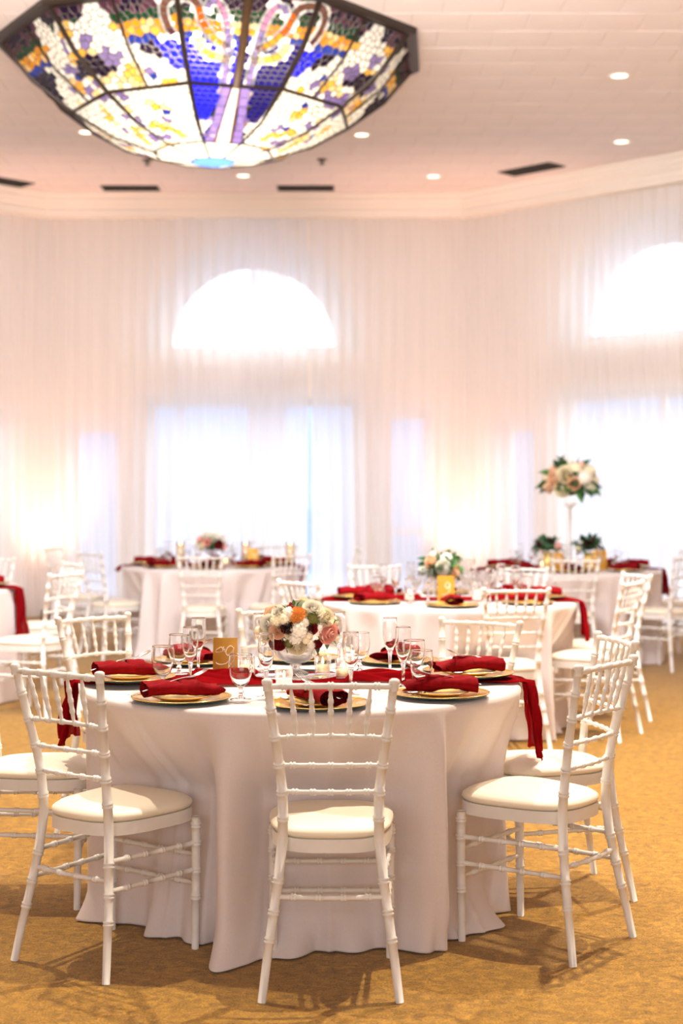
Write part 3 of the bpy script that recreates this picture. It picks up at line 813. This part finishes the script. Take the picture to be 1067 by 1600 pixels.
# runners ---------------------------------------------------------------------
def runner(T, ang, wid, dropL, dropR, lab, seed, shift=0.0):
    rnd = random.Random(seed); ns, nw = 90, 34; R = .766; P = []
    Lt = 2*R; tot = dropL+Lt+dropR
    ph = [rnd.uniform(0, 6.3) for _ in range(6)]
    for i in range(ns+1):
        s = -R-dropL+tot*i/ns; row = []
        gather = .78+.10*math.sin(s*7+ph[4])+.18*math.sin(s*3.1+ph[5])*(abs(s) < R)
        for j in range(nw+1):
            v = -1+2*j/nw; y = shift+v*wid/2*gather+.02*math.sin(s*4+ph[0])
            wr = (.011*math.sin(v*9+ph[1]+s*2.6)+.008*math.sin(v*15+ph[2]-s*5)+.007*math.sin(v*6+s*13+ph[3])+.005*math.sin(v*4-s*23))*(1 if abs(s) < .40 and abs(s) > .17 or abs(s) > R else .22)
            re = math.sqrt(max(.05, R*R-y*y))
            if abs(s) < re-.01:
                row.append((s, y, .766+abs(wr)*1.3+.002))
            else:
                over = abs(s)-re+.01; sg = 1 if s > 0 else -1
                drop = max(0, over-.012)
                x = sg*(re+.014+min(over, .012)*.6+drop*.10+abs(wr)*1.5)
                fl = .62+drop*2.2
                row.append((x, shift+(y-shift)*fl+.02*drop*math.sin(v*5), .768-drop+.02*drop*math.sin(v*9+ph[4])))
        P.append(row)
    b = MB(); b.grid(P); o = b.build('table_runner', M['runner'], loc=(T[0], T[1], 0), rot=(0, 0, ang)); tag(o, lab, 'table runner', 'burgundy chiffon runners')
    o.modifiers.new('thick', 'SOLIDIFY').thickness = .0008
    return o
runner(T1, 0, .34, .21, .25, 'crumpled burgundy chiffon runner across the nearest table', 1)
runner(T2, math.radians(-4), .42, .10, .22, 'burgundy chiffon runner across the middle table, hanging at its right end', 2)
runner(T3, math.radians(2), .40, .04, .25, 'burgundy chiffon runner across the far left table', 3)
runner(T4, math.radians(0), .36, .04, .22, 'burgundy chiffon runner across the far right table', 4)
runner(T5, math.radians(-8), .32, .1, .36, 'burgundy chiffon runner hanging from the table at the left photo edge', 5)

# ------------------------------------------------------------------ tableware prototypes
TZ = .7625
def proto_charger():
    r = empty('charger_plate', label='x', cat='charger plate')
    b = MB(); b.lathe([(0, .006), (.095, .006), (.105, .009), (.150, .0145), (.156, .0165)], 56); b.build('gold_face', M['gold'], r)
    b = MB(); b.lathe([(0, .001), (.095, .001), (.105, .004), (.150, .010), (.1585, .015), (.1585, .0175), (.156, .0178)], 56)
    b.build('underside', M['charger_under'], r)
    b = MB(); b.lathe([(.1535, .0162), (.156, .0188), (.1592, .0182), (.1592, .0165)], 56); b.build('rim', M['goldrim'], r)
    return r
def proto_plate():
    b = MB(); b.lathe([(0, .004), (.055, .004), (.062, .006), (.092, .014), (.096, .0155), (.0965, .0145), (.092, .011), (.06, .001), (0, .001)], 40)
    o = b.build('dessert_plate', M['plate']); tag(o, 'x', 'plate'); return o
def proto_napkin(seed=0, ln=.235):
    rnd = random.Random(seed); r = empty('folded_napkin', label='x', cat='napkin')
    def shell(sc, l0, l1, zc=0, name='outer_fold'):
        P = []; nl, nc = 26, 30
        for i in range(nl+1):
            t = l0+(l1-l0)*i/nl; y = -ln/2+ln*t
            w = .056*(1-.55*math.exp(-((t-.74)/.13)**2)+.08*(t > .85))*(1-.12*(1-t)); h = .023*(1-.35*t+.25*math.exp(-((t-.68)/.12)**2))
            row = []
            for j in range(nc):
                a = 2*PI*j/nc; ca, sa = math.cos(a), math.sin(a)
                wx = abs(ca)**.75*(1 if ca > 0 else -1); wz = abs(sa)**.8*(1 if sa > 0 else -1)
                wr = 1+.09*math.sin(3*a+t*11+seed)+.07*math.sin(7*a-t*17)+.04*math.sin(13*a+t*23)
                row.append((w*sc*wx+.012*math.sin(t*3+seed), y+.010*ca*(1 if i in (0, nl) else 0)+.008*math.sin(3*a+seed)*(i > nl-3), .020+zc+h*sc*wz*wr+.006*math.sin(t*5)))
            P.append(row)
        b = MB(); b.grid(P, close_v=True); return b.build(name, M['napkin'], r)
    shell(1, 0, 1)
    shell(.80, .015, .9, 0, 'inner_fold'); shell(.58, .01, .5, .001, 'inner_fold'); shell(.34, .012, .4, .002, 'inner_fold')
    # diagonal wrap band
    P = []
    for i in range(17):
        t = i/16; a = PI*t
        row = []
        for k in range(5):
            yy = .018+.030*(k-2)/2+.05*(t-.5)
            row.append((.054*math.cos(a), yy+.02*math.cos(a), .021+(.029+.002*(k % 2))*math.sin(a)))
        P.append(row)
    b = MB(); b.grid(P); o = b.build('wrapped_band', M['napkin'], r); o.modifiers.new('t', 'SOLIDIFY').thickness = .002
    return r
def proto_fork():
    r = empty('dinner_fork', label='x', cat='fork')
    b = MB(); P = []
    for y, w_, z in ((-.10, .006, .002), (-.095, .009, .002), (-.06, .007, .003), (0, .0035, .006), (.03, .0035, .005), (.045, .009, .002), (.055, .0125, .001), (.068, .0125, .002)):
        P.append([(-w_, y, z), (-w_*.5, y, z+.0012), (w_*.5, y, z+.0012), (w_, y, z), (0, y, z-.0012)])
    b.grid(P, close_v=True); b.build('handle', M['silver'], r)
    for k in range(4):
        x = -.0108+.0072*k; b = MB(); b.tube([(x, .066, .002), (x, .085, .0045), (x, .102, .009)], [.0017, .0015, .0008], 6); b.build('tine', M['silver'], r)
    return r
def proto_spoon():
    r = empty('spoon', label='x', cat='spoon')
    b = MB(); P = []
    for y, w_ in ((-.10, .006), (-.095, .0095), (-.06, .0075), (0, .0038), (.035, .0035)):
        P.append([(-w_, y, .003), (0, y, .0045), (w_, y, .003), (0, y, .0015)])
    b.grid(P, close_v=True); b.build('handle', M['silver'], r)
    b = MB(); P = []
    for i in range(7):
        rr = i/6; P.append([(rr*.017*math.cos(2*PI*k/18), .062+rr*.028*math.sin(2*PI*k/18), .001+.006*rr*rr) for k in range(18)])
    b.grid(P, close_v=True); b.build('bowl', M['silver'], r); return r
def proto_goblet():
    r = empty('water_goblet', label='x', cat='glass')
    b = MB(); b.lathe([(0, .003), (.020, .004), (.0335, .002), (.0345, .001), (.034, .0), (0, .0)], 28); b.build('foot', M['clear'], r)
    b = MB(); b.lathe([(.016, .0045), (.007, .012), (.006, .018), (.0105, .024), (.006, .030), (.0065, .036), (.012, .042)], 20); b.build('stem', M['clear'], r)
    b = MB(); b.lathe([(.0, .040), (.014, .044), (.026, .056), (.034, .076), (.0382, .098), (.038, .118), (.0363, .138), (.0361, .1405), (.0357, .1422), (.0353, .1422), (.0350, .1405), (.0353, .138), (.0370, .118), (.0372, .098), (.033, .077), (.025, .058), (.012, .047), (0, .045)], 32)
    b.build('bowl', M['clear'], r); return r
def proto_flute():
    r = empty('champagne_flute', label='x', cat='glass')
    b = MB(); b.lathe([(0, .003), (.018, .004), (.030, .002), (.031, .001), (0, 0)], 28); b.build('foot', M['clear'], r)
    b = MB(); b.lathe([(.012, .004), (.0048, .014), (.0045, .04), (.0065, .066), (.0095, .082)], 16); b.build('stem', M['clear'], r)
    b = MB(); b.lathe([(0, .080), (.011, .086), (.020, .104), (.0255, .130), (.0265, .155), (.0252, .198), (.0251, .2005), (.0248, .2022), (.0244, .2022), (.0241, .2005), (.0243, .198), (.0257, .155), (.0246, .131), (.019, .106), (.009, .090), (0, .087)], 28)
    b.build('bowl', M['clear'], r); return r
def proto_votive():
    r = empty('votive_candle', label='x', cat='candle')
    b = MB(); b.lathe([(0, 0), (.026, 0), (.028, .003), (.031, .066), (.0295, .066), (.0265, .008), (0, .007)], 24); b.build('glass_cup', M['glass'], r)
    b = MB(); b.lathe([(0, .008), (.024, .008), (.0255, .032), (0, .033)], 20); b.build('wax', M['wax'], r)
    b = MB(); b.lathe([(0, .034), (.003, .038), (.0042, .044), (.002, .054), (0, .060)], 10); b.build('flame', M['flame'], r)
    return r
PC, PP, PN, PF, PS = Protos(proto_charger()), Protos(proto_plate()), Protos(proto_napkin(1)), Protos(proto_fork()), Protos(proto_spoon())
PG, PFL, PV = Protos(proto_goblet()), Protos(proto_flute()), Protos(proto_votive())
def setting(T, rx, ry, where, tname, far=False, spin=0.0, cutlery=True):
    """rx, ry = offset from the table centre; napkin lies radially"""
    x, y = T[0]+rx, T[1]+ry; a = heading(-rx, -ry)+spin
    tx = '%s of the %s' % (where, tname)
    zz = TZ+(.0125 if abs(ry) < .22 else 0)
    PC.put((x, y, zz), a, 'gold charger at the '+tx, 'gold charger plates')
    PP.put((x, y, zz+.007), a, 'small gold plate at the '+tx, 'small gold plates')
    PN.put((x, y, zz+.0215), a, 'burgundy napkin at the '+tx, 'burgundy napkins')
    if cutlery:
        d = Vector((-rx, -ry)).normalized(); n = Vector((d.y, -d.x))
        o = PF.put((x-d.x*.030, y-d.y*.030, zz+.064), a+.30, 'fork on napkin at the '+tx, 'silver forks'); o.rotation_euler.x = .22; o.scale = (1.12, 1.12, 1.12)
        PS.put((x-n.x*.075-d.x*.02, y-n.y*.075-d.y*.02, zz+.018), a+.12, 'spoon beside napkin at the '+tx, 'silver spoons')
S1 = [(-.363, -.52, 'front left'), (.07, -.645, 'front'), (.46, -.42, 'front right'), (.585, .01, 'right side'), (-.585, -.10, 'left side'), (-.43, .50, 'back left'), (-.02, .60, 'back'), (.36, .52, 'back right')]
for rx, ry, w_ in S1: setting(T1, rx, ry, w_, N1, spin={'front left': -.75, 'front right': .55, 'front': .25}.get(w_, .05))
for (x, y), w_ in (((-.59, 4.97), 'left side, beside the front left charger'), ((-.316, 4.72), 'front left, left of middle front charger'), ((.257, 4.84), 'front right, over the right napkins'),
                   ((.25, 5.17), 'right, just behind the nearest right goblet'), ((.065, 5.44), 'middle, right of the flowers'), ((-.58, 5.37), 'left')):
    PG.put((x, y, TZ+.009), 0, 'water goblet on nearest table, '+w_, 'water goblets')
for (x, y), w_ in (((-.502, 5.0), 'front left, over the left napkin'), ((-.51, 5.36), 'left, tall one behind the other left flute'), ((-.24, 4.78), 'front, just left of the flower bowl'), ((-.30, 5.56), 'back, left edge of the flowers'),
                   ((.173, 5.36), 'back right, tallest of the right pair'), ((.205, 5.0), 'right, nearer one of the right pair'), ((.03, 4.82), 'front, just right of the flower bowl'), ((-.01, 5.62), 'back, right edge of the flowers')):
    PFL.put((x, y, TZ+.009), 0, 'champagne flute on nearest table, '+w_, 'champagne flutes')
for (x, y), w_ in (((-.067, 5.36), 'just right of the crystal bowl, with amber glow'), ((-.19, 4.97), 'in front of the crystal bowl'), ((-.335, 5.34), 'left of the crystal bowl, by the gold card'), ((.008, 5.24), 'furthest right of the crystal bowl')):
    PV.put((x, y, TZ+.011), 0, 'votive candle '+w_, 'votive candles')
def dirword(a):
    return ['right side', 'back right', 'back', 'back left', 'left side', 'front left', 'front', 'front right'][int(round(math.degrees(a)/45)) % 8]
def far_settings(T, angs, tname, r=.55):
    for k, dg in enumerate(angs):
        a = math.radians(dg); w_ = dirword(a)
        setting(T, r*math.cos(a), r*math.sin(a), w_, tname, cutlery=False)
        a2 = a+.42; PG.put((T[0]+.47*math.cos(a2), T[1]+.47*math.sin(a2), TZ+.009), 0, 'water goblet at the %s of the %s' % (w_, tname), 'water goblets')
        a2 = a+.60; PFL.put((T[0]+.40*math.cos(a2), T[1]+.40*math.sin(a2), TZ+.009), 0, 'champagne flute at the %s of the %s' % (w_, tname), 'champagne flutes')
far_settings(T2, (-146, -92, -38, -2, 42, 88, 135, 180), N2)
far_settings(T3, (-135, -88, -45, 0, 45, 90, 135, 180), N3)
far_settings(T4, (-138, -95, -42, 3, 45, 90, 135, 178), N4)
far_settings(T5, (-42, 0, 45, 90, -90), N5)

# ------------------------------------------------------------------ cards
def card(x, y, z, wd, ht, rz, lab, strokes, parts=True):
    r = empty('table_number_card', (x, y, z), rz, lab, 'card', 'gold table number cards')
    b = MB(); th = .0012; P = []
    for j in range(9):
        u = -1+j/4; yy = .004*(u*u)
        P.append([(wd/2*u, yy-th/2, 0), (wd/2*u, yy-th/2+.012, ht), (wd/2*u, yy+th/2+.012, ht), (wd/2*u, yy+th/2, 0)])
    b.grid(P, close_v=True); b.f += [(0, 3, 2, 1), (32, 33, 34, 35)]; b.mi += [0, 0]
    b.build('card_stock', M['card'], r, smooth=False)
    for nm, mat, pts, rad in strokes:
        pts = resample([(p[0], p[1]) for p in pts], .002)
        def pos(u, v): return (u*wd/2, .004*u*u+.012*v-.0016, v*ht)
        b = MB(); b.tube([pos(u, v) for u, v in pts], [rad*(.45+.55*abs(math.sin(k*.05+.6))) for k in range(len(pts))], 6); b.build(nm, M[mat], r)
    return r
num = [('numeral', 'ink', [(-.75, .66), (-.35, .74), (-.2, .70), (-.12, .76), (-.22, .64), (-.05, .69), (.02, .60), (-.1, .63), (-.6, .60), (-.8, .62)], .0016),
       ('numeral', 'ink', [(.70, .72), (.45, .78), (.18, .72), (.08, .60), (.22, .52), (.48, .58), (.68, .70), (.72, .74), (.62, .56), (.42, .40), (.10, .30), (-.3, .26), (-.62, .28), (-.75, .33)], .0018),
       ('flourish', 'inkgold', [(-.2, .06), (.0, .14), (.3, .16), (.2, .08)], .0014)]
card(-.416, 5.36, TZ+.010, .088, .128, -.10, 'gold table card with a white script numeral 19 on the nearest table', num)
mini = [('numeral', 'ink', [(.4, .72), (.1, .76), (-.1, .62), (.2, .52), (.45, .7), (.4, .45), (0, .3), (-.5, .3)], .0022)]
card(*(at_z(697, 944, TZ)[:2]), TZ+.010, .10, .155, .05, 'gold table card in front of the middle table flowers', mini)
card(-.76, 12.95, TZ+.010, .09, .15, .1, 'gold table card on the far left table, right of its flowers', mini)
card(2.12, 12.33, TZ+.010, .11, .16, -.05, 'gold table card on the far right table, under the right small bouquet', mini)
card(1.78, 12.33, TZ+.010, .08, .14, .1, 'gold table card on the far right table, under the left small bouquet', mini)

# ------------------------------------------------------------------ flowers
def rose_mesh(seed, open_=1.0):
    rnd = random.Random(seed); b = MB()
    layers = [(.16, 3, 1.0), (.34, 4, .95), (.56, 5, .80), (.80, 5, .58), (1.0, 6, .30)]
    for li, (rk, n, zt) in enumerate(layers):
        for k in range(n):
            f0 = 2*PI*k/n+li*.7+rnd.uniform(-.15, .15); wd = PI/n*1.35; P = []
            for i in range(6):
                t = i/5; row = []
                for j in range(6):
                    u = -1+2*j/5; edge = 1-.14*u*u*t
                    rad = rk*(.30+.70*math.sin(t*edge*1.55))*(1+.07*(t > .9)*open_)
                    row.append((rad*math.cos(f0+u*wd*(.5+.5*t)), rad*math.sin(f0+u*wd*(.5+.5*t)), -.55+(.55+zt)*t*edge-(.06*rk if t == 1 else 0)))
                P.append(row)
            b.grid(P)
    return b
def ruffle_mesh(seed):
    rnd = random.Random(seed); b = MB()
    for li, (r0, z0) in enumerate(((1, -.1), (.9, .15), (.72, .38), (.5, .56), (.28, .68))):
        P = []
        for i in range(5):
            t = i/4; P.append([((.1+(r0-.1)*t)*math.cos(a), (.1+(r0-.1)*t)*math.sin(a), z0-.35+.35*t+.13*t*math.sin(11*a+li*2)+.08*t*math.sin(17*a+li)) for a in [2*PI*k/60 for k in range(60)]])
        b.grid(P, close_v=True)
    return b
def floret_mesh(seed, n=46, small=.22):
    rnd = random.Random(seed); b = MB(); ga = PI*(3-5**.5)
    for k in range(n):
        z = 1-1.5*(k+.5)/n; r = math.sqrt(max(0, 1-z*z)); a = k*ga; nrm_ = Vector((r*math.cos(a), r*math.sin(a), z))
        q = nrm_.to_track_quat('Z', 'Y').to_matrix().to_4x4(); T = Matrix.Translation(nrm_*rnd.uniform(.88, 1.02)) @ q @ Matrix.Rotation(rnd.uniform(0, 3), 4, 'Z')
        for p in range(4):
            c, s_ = math.cos(p*PI/2), math.sin(p*PI/2); e = small
            pts = [(0, 0, -.04), (e*.6, -e*.5, .02), (e*1.15, 0, .05), (e*.6, e*.5, .02)]
            b.add([(x*c-y*s_, x*s_+y*c, z_) for x, y, z_ in pts], [(0, 1, 2, 3)], T)
    P = [[(.86*math.sin(PI*i/8)*math.cos(2*PI*k/14), .86*math.sin(PI*i/8)*math.sin(2*PI*k/14), .86*math.cos(PI*i/8)) for k in range(14)] for i in range(8)]
    b.grid(P, close_v=True); return b
def leaf_mesh():
    b = MB(); P = []
    for i in range(8):
        t = i/7; w_ = .26*math.sin(PI*t**.8)*(1-.2*t)+.004
        P.append([(-w_, t, .10*math.sin(PI*t)+.06*w_/.26), (0, t, .10*math.sin(PI*t)-.02), (w_, t, .10*math.sin(PI*t)+.06*w_/.26)])
    b.grid(P); return b
def sphere_mesh(r=1, n=12):
    b = MB(); b.grid([[(r*math.sin(PI*i/8)*math.cos(2*PI*k/n), r*math.sin(PI*i/8)*math.sin(2*PI*k/n), r*math.cos(PI*i/8)) for k in range(n)] for i in range(9)], close_v=True); return b
FM = {}
def fmesh(kind, mat):
    key = (kind, mat)
    if key not in FM:
        mb = {'rose': lambda: rose_mesh(3), 'carnation': lambda: ruffle_mesh(2), 'hydrangea': lambda: floret_mesh(5), 'filler_flower': lambda: floret_mesh(8, 60, .12),
              'leaf': leaf_mesh, 'berry': sphere_mesh}[kind]()
        me = bpy.data.meshes.new(kind); me.from_pydata(mb.v, [], mb.f); me.materials.append(M[mat]); me.polygons.foreach_set('use_smooth', [True]*len(mb.f)); FM[key] = me
    return FM[key]
def put_flower(root, kind, mat, p, n, r, roll=0.0):
    o = inst(kind, fmesh(kind, mat), root, p, sc=r); n = Vector(n).normalized()
    if kind == 'leaf': o.rotation_mode = 'QUATERNION'; o.rotation_quaternion = n.to_track_quat('Y', 'Z'); o.rotation_quaternion = o.rotation_quaternion @ Matrix.Rotation(roll, 3, 'Y').to_quaternion()
    else: o.rotation_mode = 'QUATERNION'; o.rotation_quaternion = n.to_track_quat('Z', 'Y') @ Matrix.Rotation(roll, 3, 'Z').to_quaternion()
    return o
def bouquet_core(root, c, rx, ry, rz):
    b = sphere_mesh(); T = Matrix.Translation(c) @ Matrix.Diagonal((rx, ry, rz, 1)); mb = MB(); mb.add(b.v, b.f, T); mb.build('foliage_core', M['leafd'], root)
def random_bouquet(root, c, rx, ry, rz, seed, cols, nfl, fr, nleaf, lmat='leaf', lr=.07):
    rnd = random.Random(seed); ga = PI*(3-5**.5); bouquet_core(root, c, rx*.8, ry*.8, rz*.8)
    for k in range(nfl):
        z = 1-1.45*(k+.5)/nfl; r = math.sqrt(max(0, 1-z*z)); a = k*ga+seed; n = Vector((r*math.cos(a), r*math.sin(a), z))
        p = Vector(c)+Vector((n.x*rx, n.y*ry, n.z*rz))*.93; kd, mt = rnd.choice(cols); put_flower(root, kd, mt, p, n, fr*rnd.uniform(.8, 1.2), rnd.uniform(0, 6))
    for k in range(nleaf):
        z = rnd.uniform(-.6, .95); r = math.sqrt(1-z*z); a = rnd.uniform(0, 6.3); n = Vector((r*math.cos(a), r*math.sin(a), z))
        p = Vector(c)+Vector((n.x*rx, n.y*ry, n.z*rz))*.8
        put_flower(root, 'leaf', rnd.choice([lmat, 'leafd']), p, n+Vector((rnd.uniform(-.6, .6), rnd.uniform(-.6, .6), rnd.uniform(-.6, .4))), lr*rnd.uniform(.7, 1.3), rnd.uniform(-1, 1))

BX, BY = -.163, 5.35
b = MB(); b.lathe([(0, 0), (.150, 0), (.152, .001), (.152, .005), (.150, .006), (0, .006)], 48)
tag(b.build('round_mirror', M['mirror'], loc=(BX, BY, TZ+.006)), 'round mirror plate under the crystal bowl on the nearest table', 'mirror')
bowl = empty('crystal_pedestal_bowl', (BX, BY, TZ+.0125), 0, 'cut crystal pedestal bowl holding the flowers on the nearest table', 'bowl')
def fluted(prof, n=60, lob=12, amp=.05, name='bowl', T=None):
    b = MB(); P = []
    for r, z in prof: P.append([(r*(1+amp*abs(math.sin(lob*PI*k/n))*min(1, r/.03))*math.cos(2*PI*k/n), r*(1+amp*abs(math.sin(lob*PI*k/n))*min(1, r/.03))*math.sin(2*PI*k/n), z) for k in range(n)])
    b.grid(P, close_v=True); return b.build(name, M['crystal'], bowl)
fluted([(0, .0), (.040, .0), (.043, .004), (.030, .010), (.018, .016), (.0, .017)], amp=.08, name='foot')
fluted([(0, .0165), (.018, .017), (.014, .024), (.020, .032), (.016, .038), (0, .039)], amp=.12, name='stem')
fluted([(0, .038), (.030, .040), (.056, .054), (.074, .072), (.080, .092), (.082, .104), (.077, .104), (.074, .090), (.066, .074), (.050, .060), (.02, .050), (0, .049)], amp=.06, name='bowl')
arr = empty('flower_centrepiece', (BX, BY, TZ+.10), 0, 'dome of cream, peach, pink and dark red roses with greenery in the crystal bowl', 'flower arrangement')
KX = 5.3/F/6.276; EC = Vector((0, 0, .095)); ea, eb, ec = .142, .13, .105
bouquet_core(arr, EC, ea*.62, eb*.62, ec*.62)
def fl(cx, cy, kind, mat, r, back=False, roll=0, push=1.0):
    x = (cx-478)*KX; z = H-((920+cy/6.276)-HY)*5.3/F-(TZ+.10); v = 1-(x/ea)**2-((z-EC.z)/ec)**2
    y = -eb*math.sqrt(max(.02, v))*(-.45 if back else 1)*push
    n = Vector((x/ea**2, y/eb**2, (z-EC.z)/ec**2)).normalized()
    put_flower(arr, kind, mat, Vector((x, y, z))*.97+EC*.0, n+Vector((0, -.35 if not back else 0, .1)), r*KX*1.18, roll)
for a in [(510, 240, 'carnation', 'f_orange', 85), (655, 195, 'rose', 'f_white', 92), (780, 265, 'rose', 'f_cream', 78), (235, 255, 'rose', 'f_peach', 78, True),
          (225, 325, 'rose', 'f_white', 80), (195, 405, 'rose', 'f_cream', 70), (310, 385, 'rose', 'f_peach', 72), (310, 515, 'rose', 'f_red', 68), (525, 375, 'hydrangea', 'f_white', 74),
          (485, 455, 'hydrangea', 'f_white', 62), (500, 545, 'rose', 'f_cream', 82), (650, 365, 'rose', 'f_red', 50), (695, 525, 'rose', 'f_red', 52), (800, 420, 'rose', 'f_pink', 92),
          (885, 440, 'rose', 'f_red', 40, True), (650, 265, 'filler_flower', 'olive', 62), (590, 480, 'filler_flower', 'f_cream', 44), (375, 270, 'filler_flower', 'f_cream', 62), (405, 350, 'rose', 'f_burgundy', 56),
          (720, 360, 'filler_flower', 'f_white', 36), (620, 430, 'filler_flower', 'f_cream', 40), (330, 215, 'rose', 'f_white', 66), (300, 290, 'hydrangea', 'f_cream', 60), (420, 215, 'hydrangea', 'f_white', 54), (720, 210, 'hydrangea', 'f_cream', 60), (430, 420, 'rose', 'f_cream', 44), (600, 230, 'rose', 'f_cream', 50), (850, 330, 'hydrangea', 'f_cream', 50, True), (110, 410, 'filler_flower', 'f_cream', 44), (390, 210, 'filler_flower', 'f_cream', 40), (580, 300, 'hydrangea', 'f_white', 44), (870, 500, 'hydrangea', 'f_white', 50, True),
          (550, 160, 'rose', 'f_cream', 70, True), (400, 230, 'rose', 'f_white', 70, True), (700, 300, 'hydrangea', 'f_white', 80, True), (640, 540, 'filler_flower', 'f_white', 44), (420, 520, 'filler_flower', 'olive', 44)]:
    fl(*a)
for i, (cx, cy) in enumerate(((410, 160), (430, 135), (455, 130), (440, 160), (420, 180), (460, 165))): fl(cx, cy, 'berry', 'f_red', 15, push=.5)
rl = random.Random(5)
def lf(cx, cy, dx, dz, L, mat='leaf', dy=-.3):
    x = (cx-478)*KX; z = H-((920+cy/6.276)-HY)*5.3/F-(TZ+.10); v = 1-(x/ea)**2-((z-EC.z)/ec)**2
    put_flower(arr, 'leaf', mat, (x, -eb*math.sqrt(max(.05, v))*.9, z), (dx, dy, dz), L*KX*.8, rl.uniform(-.4, .4))
for a in ((500, 170, .5, .8, 105), (470, 160, -.1, 1, 90), (340, 230, -.6, .8, 120, 'leafd'), (340, 250, -1, .2, 90, 'leafd'), (390, 200, -.7, .9, 90), (850, 330, .9, .2, 110, 'leafd'), (850, 350, .2, .9, 90, 'leafd'),
          (790, 500, 0, -1, 130), (800, 500, .8, -.5, 130), (700, 560, 0, -1, 110, 'leafd'), (380, 440, -.3, -1, 80), (260, 450, -.6, -.3, 80), (120, 430, -.8, -.3, 70), (600, 340, .7, -.2, 90, 'leafd'),
          (560, 490, .4, -.8, 90, 'leafd'), (740, 320, .8, -.3, 80, 'leafd'), (380, 400, .1, .8, 90, 'leafd'), (700, 450, .3, -.8, 80), (520, 290, .6, .1, 80), (860, 470, 1, .1, 90), (420, 560, -.2, -.8, 90)): lf(*a)

# middle table bouquet in a low glass vase
mixA = [('rose', 'f_cream'), ('rose', 'f_white'), ('rose', 'f_peach'), ('rose', 'f_white'), ('hydrangea', 'f_white')]
x2, y2, _ = at_z(688, 936, TZ)
v = empty('glass_vase', (x2, y2+.05, TZ+.009), 0, 'low glass vase behind the gold card on the middle table', 'vase')
b = MB(); b.lathe([(0, 0), (.04, 0), (.045, .01), (.05, .11), (.048, .11), (.042, .012), (0, .01)], 24); b.build('vessel', M['glass'], v)
a2 = empty('flower_centrepiece', (x2, y2+.05, TZ+.10), 0, 'leafy bouquet of cream and peach roses on the middle table', 'flower arrangement')
random_bouquet(a2, (0, 0, .085), .105, .10, .08, 3, mixA, 11, .040, 70, 'leaf', .075)
# far left table
x3, y3 = -1.14, 13.15
v = empty('glass_vase', (x3, y3, TZ+.009), 0, 'footed glass vase under the far left table flowers', 'vase')
b = MB(); b.lathe([(0, 0), (.05, 0), (.05, .006), (.012, .015), (.012, .08), (.07, .12), (.075, .13), (.07, .13), (.01, .09), (0, .09)], 24); b.build('vessel', M['glass'], v)
a3 = empty('flower_centrepiece', (x3, y3, TZ+.13), 0, 'small round bouquet with red, peach and white roses on the far left table', 'flower arrangement')
random_bouquet(a3, (0, 0, .07), .115, .11, .075, 8, mixA+[('rose', 'f_red'), ('rose', 'f_pink')], 16, .044, 18, 'leafd', .06)
pc0 = empty('pillar_candle', label='x', cat='candle')
b = MB(); b.lathe([(0, .03), (.032, .03), (.032, .165), (.028, .17), (0, .168)], 20); b.build('wax', M['wax'], pc0)
b = MB(); b.lathe([(0, 0), (.04, 0), (.046, .004), (.046, .20), (.044, .20), (.044, .012), (.032, .03), (0, .03)], 24); b.build('glass_cylinder', M['glass'], pc0)
b = MB(); b.lathe([(0, .17), (.004, .178), (.006, .187), (.002, .20), (0, .207)], 10); b.build('flame', M['flame'], pc0)
PPC = Protos(pc0)
for px, w_ in ((281, 'left of the flowers'), (383, 'just right of the flowers'), (453, 'at the right end')):
    PPC.put(((px-CX)*13.2/F, 13.25, TZ+.009), 0, 'ivory pillar candle on the far left table, '+w_, 'pillar candles')
# far right table: tall stand and two small bouquets
st = empty('tall_flower_stand', (1.92, 12.62, TZ+.009), 0, 'tall slender white flower stand on the far right table', 'flower stand')
b = MB(); b.lathe([(0, 0), (.085, 0), (.085, .008), (.02, .02), (.012, .04)], 24); b.build('base', M['paint'], st)
b = MB(); b.tube([(0, 0, .02), (0, 0, .52)], .012, 12); b.build('pole', M['paint'], st)
b = MB(); b.lathe([(.012, .50), (.05, .53), (.055, .55), (.0, .55)], 20); b.build('cup', M['paint'], st)
a4 = empty('tall_flower_arrangement', (1.92, 12.62, TZ+.54), 0, 'large round arrangement of cream and peach flowers on the tall stand', 'flower arrangement')
random_bouquet(a4, (0, 0, .19), .195, .18, .145, 4, [('hydrangea', 'f_cream'), ('hydrangea', 'f_white'), ('rose', 'f_peach'), ('rose', 'f_pink'), ('hydrangea', 'f_cream'), ('rose', 'f_cream')], 22, .068, 60, 'leaf', .13)
for px, sd, w_ in ((857, 5, 'left'), (921, 6, 'right')):
    xx = (px-CX)*12.45/F
    v = empty('gold_vase', (xx, 12.5, TZ+.009), 0, 'small gold-tinted vase on the far right table, %s of the stand' % w_, 'vase')
    b = MB(); b.lathe([(0, 0), (.035, 0), (.04, .01), (.04, .14), (.037, .14), (.035, .012), (0, .012)], 20); b.build('vessel', M['plate'], v)
    a5 = empty('small_bouquet', (xx, 12.5, TZ+.14), 0, 'small leafy bouquet on the far right table, %s of the tall stand' % w_, 'flower arrangement')
    random_bouquet(a5, (0, 0, .06), .085, .08, .05, sd, [('rose', 'f_pink'), ('rose', 'f_cream'), ('rose', 'f_burgundy')], 5, .036, 34, 'leafd', .08)
for T_, tn in ((T2, N2), (T3, N3), (T4, N4)):
    for k, w_ in ((-1, 'left of its flowers'), (1, 'right of its flowers')):
        PV.put((T_[0]+.20*k-.05, T_[1]-.22, TZ+.012), 0, 'small votive candle on the %s, %s' % (tn, w_), 'votive candles')
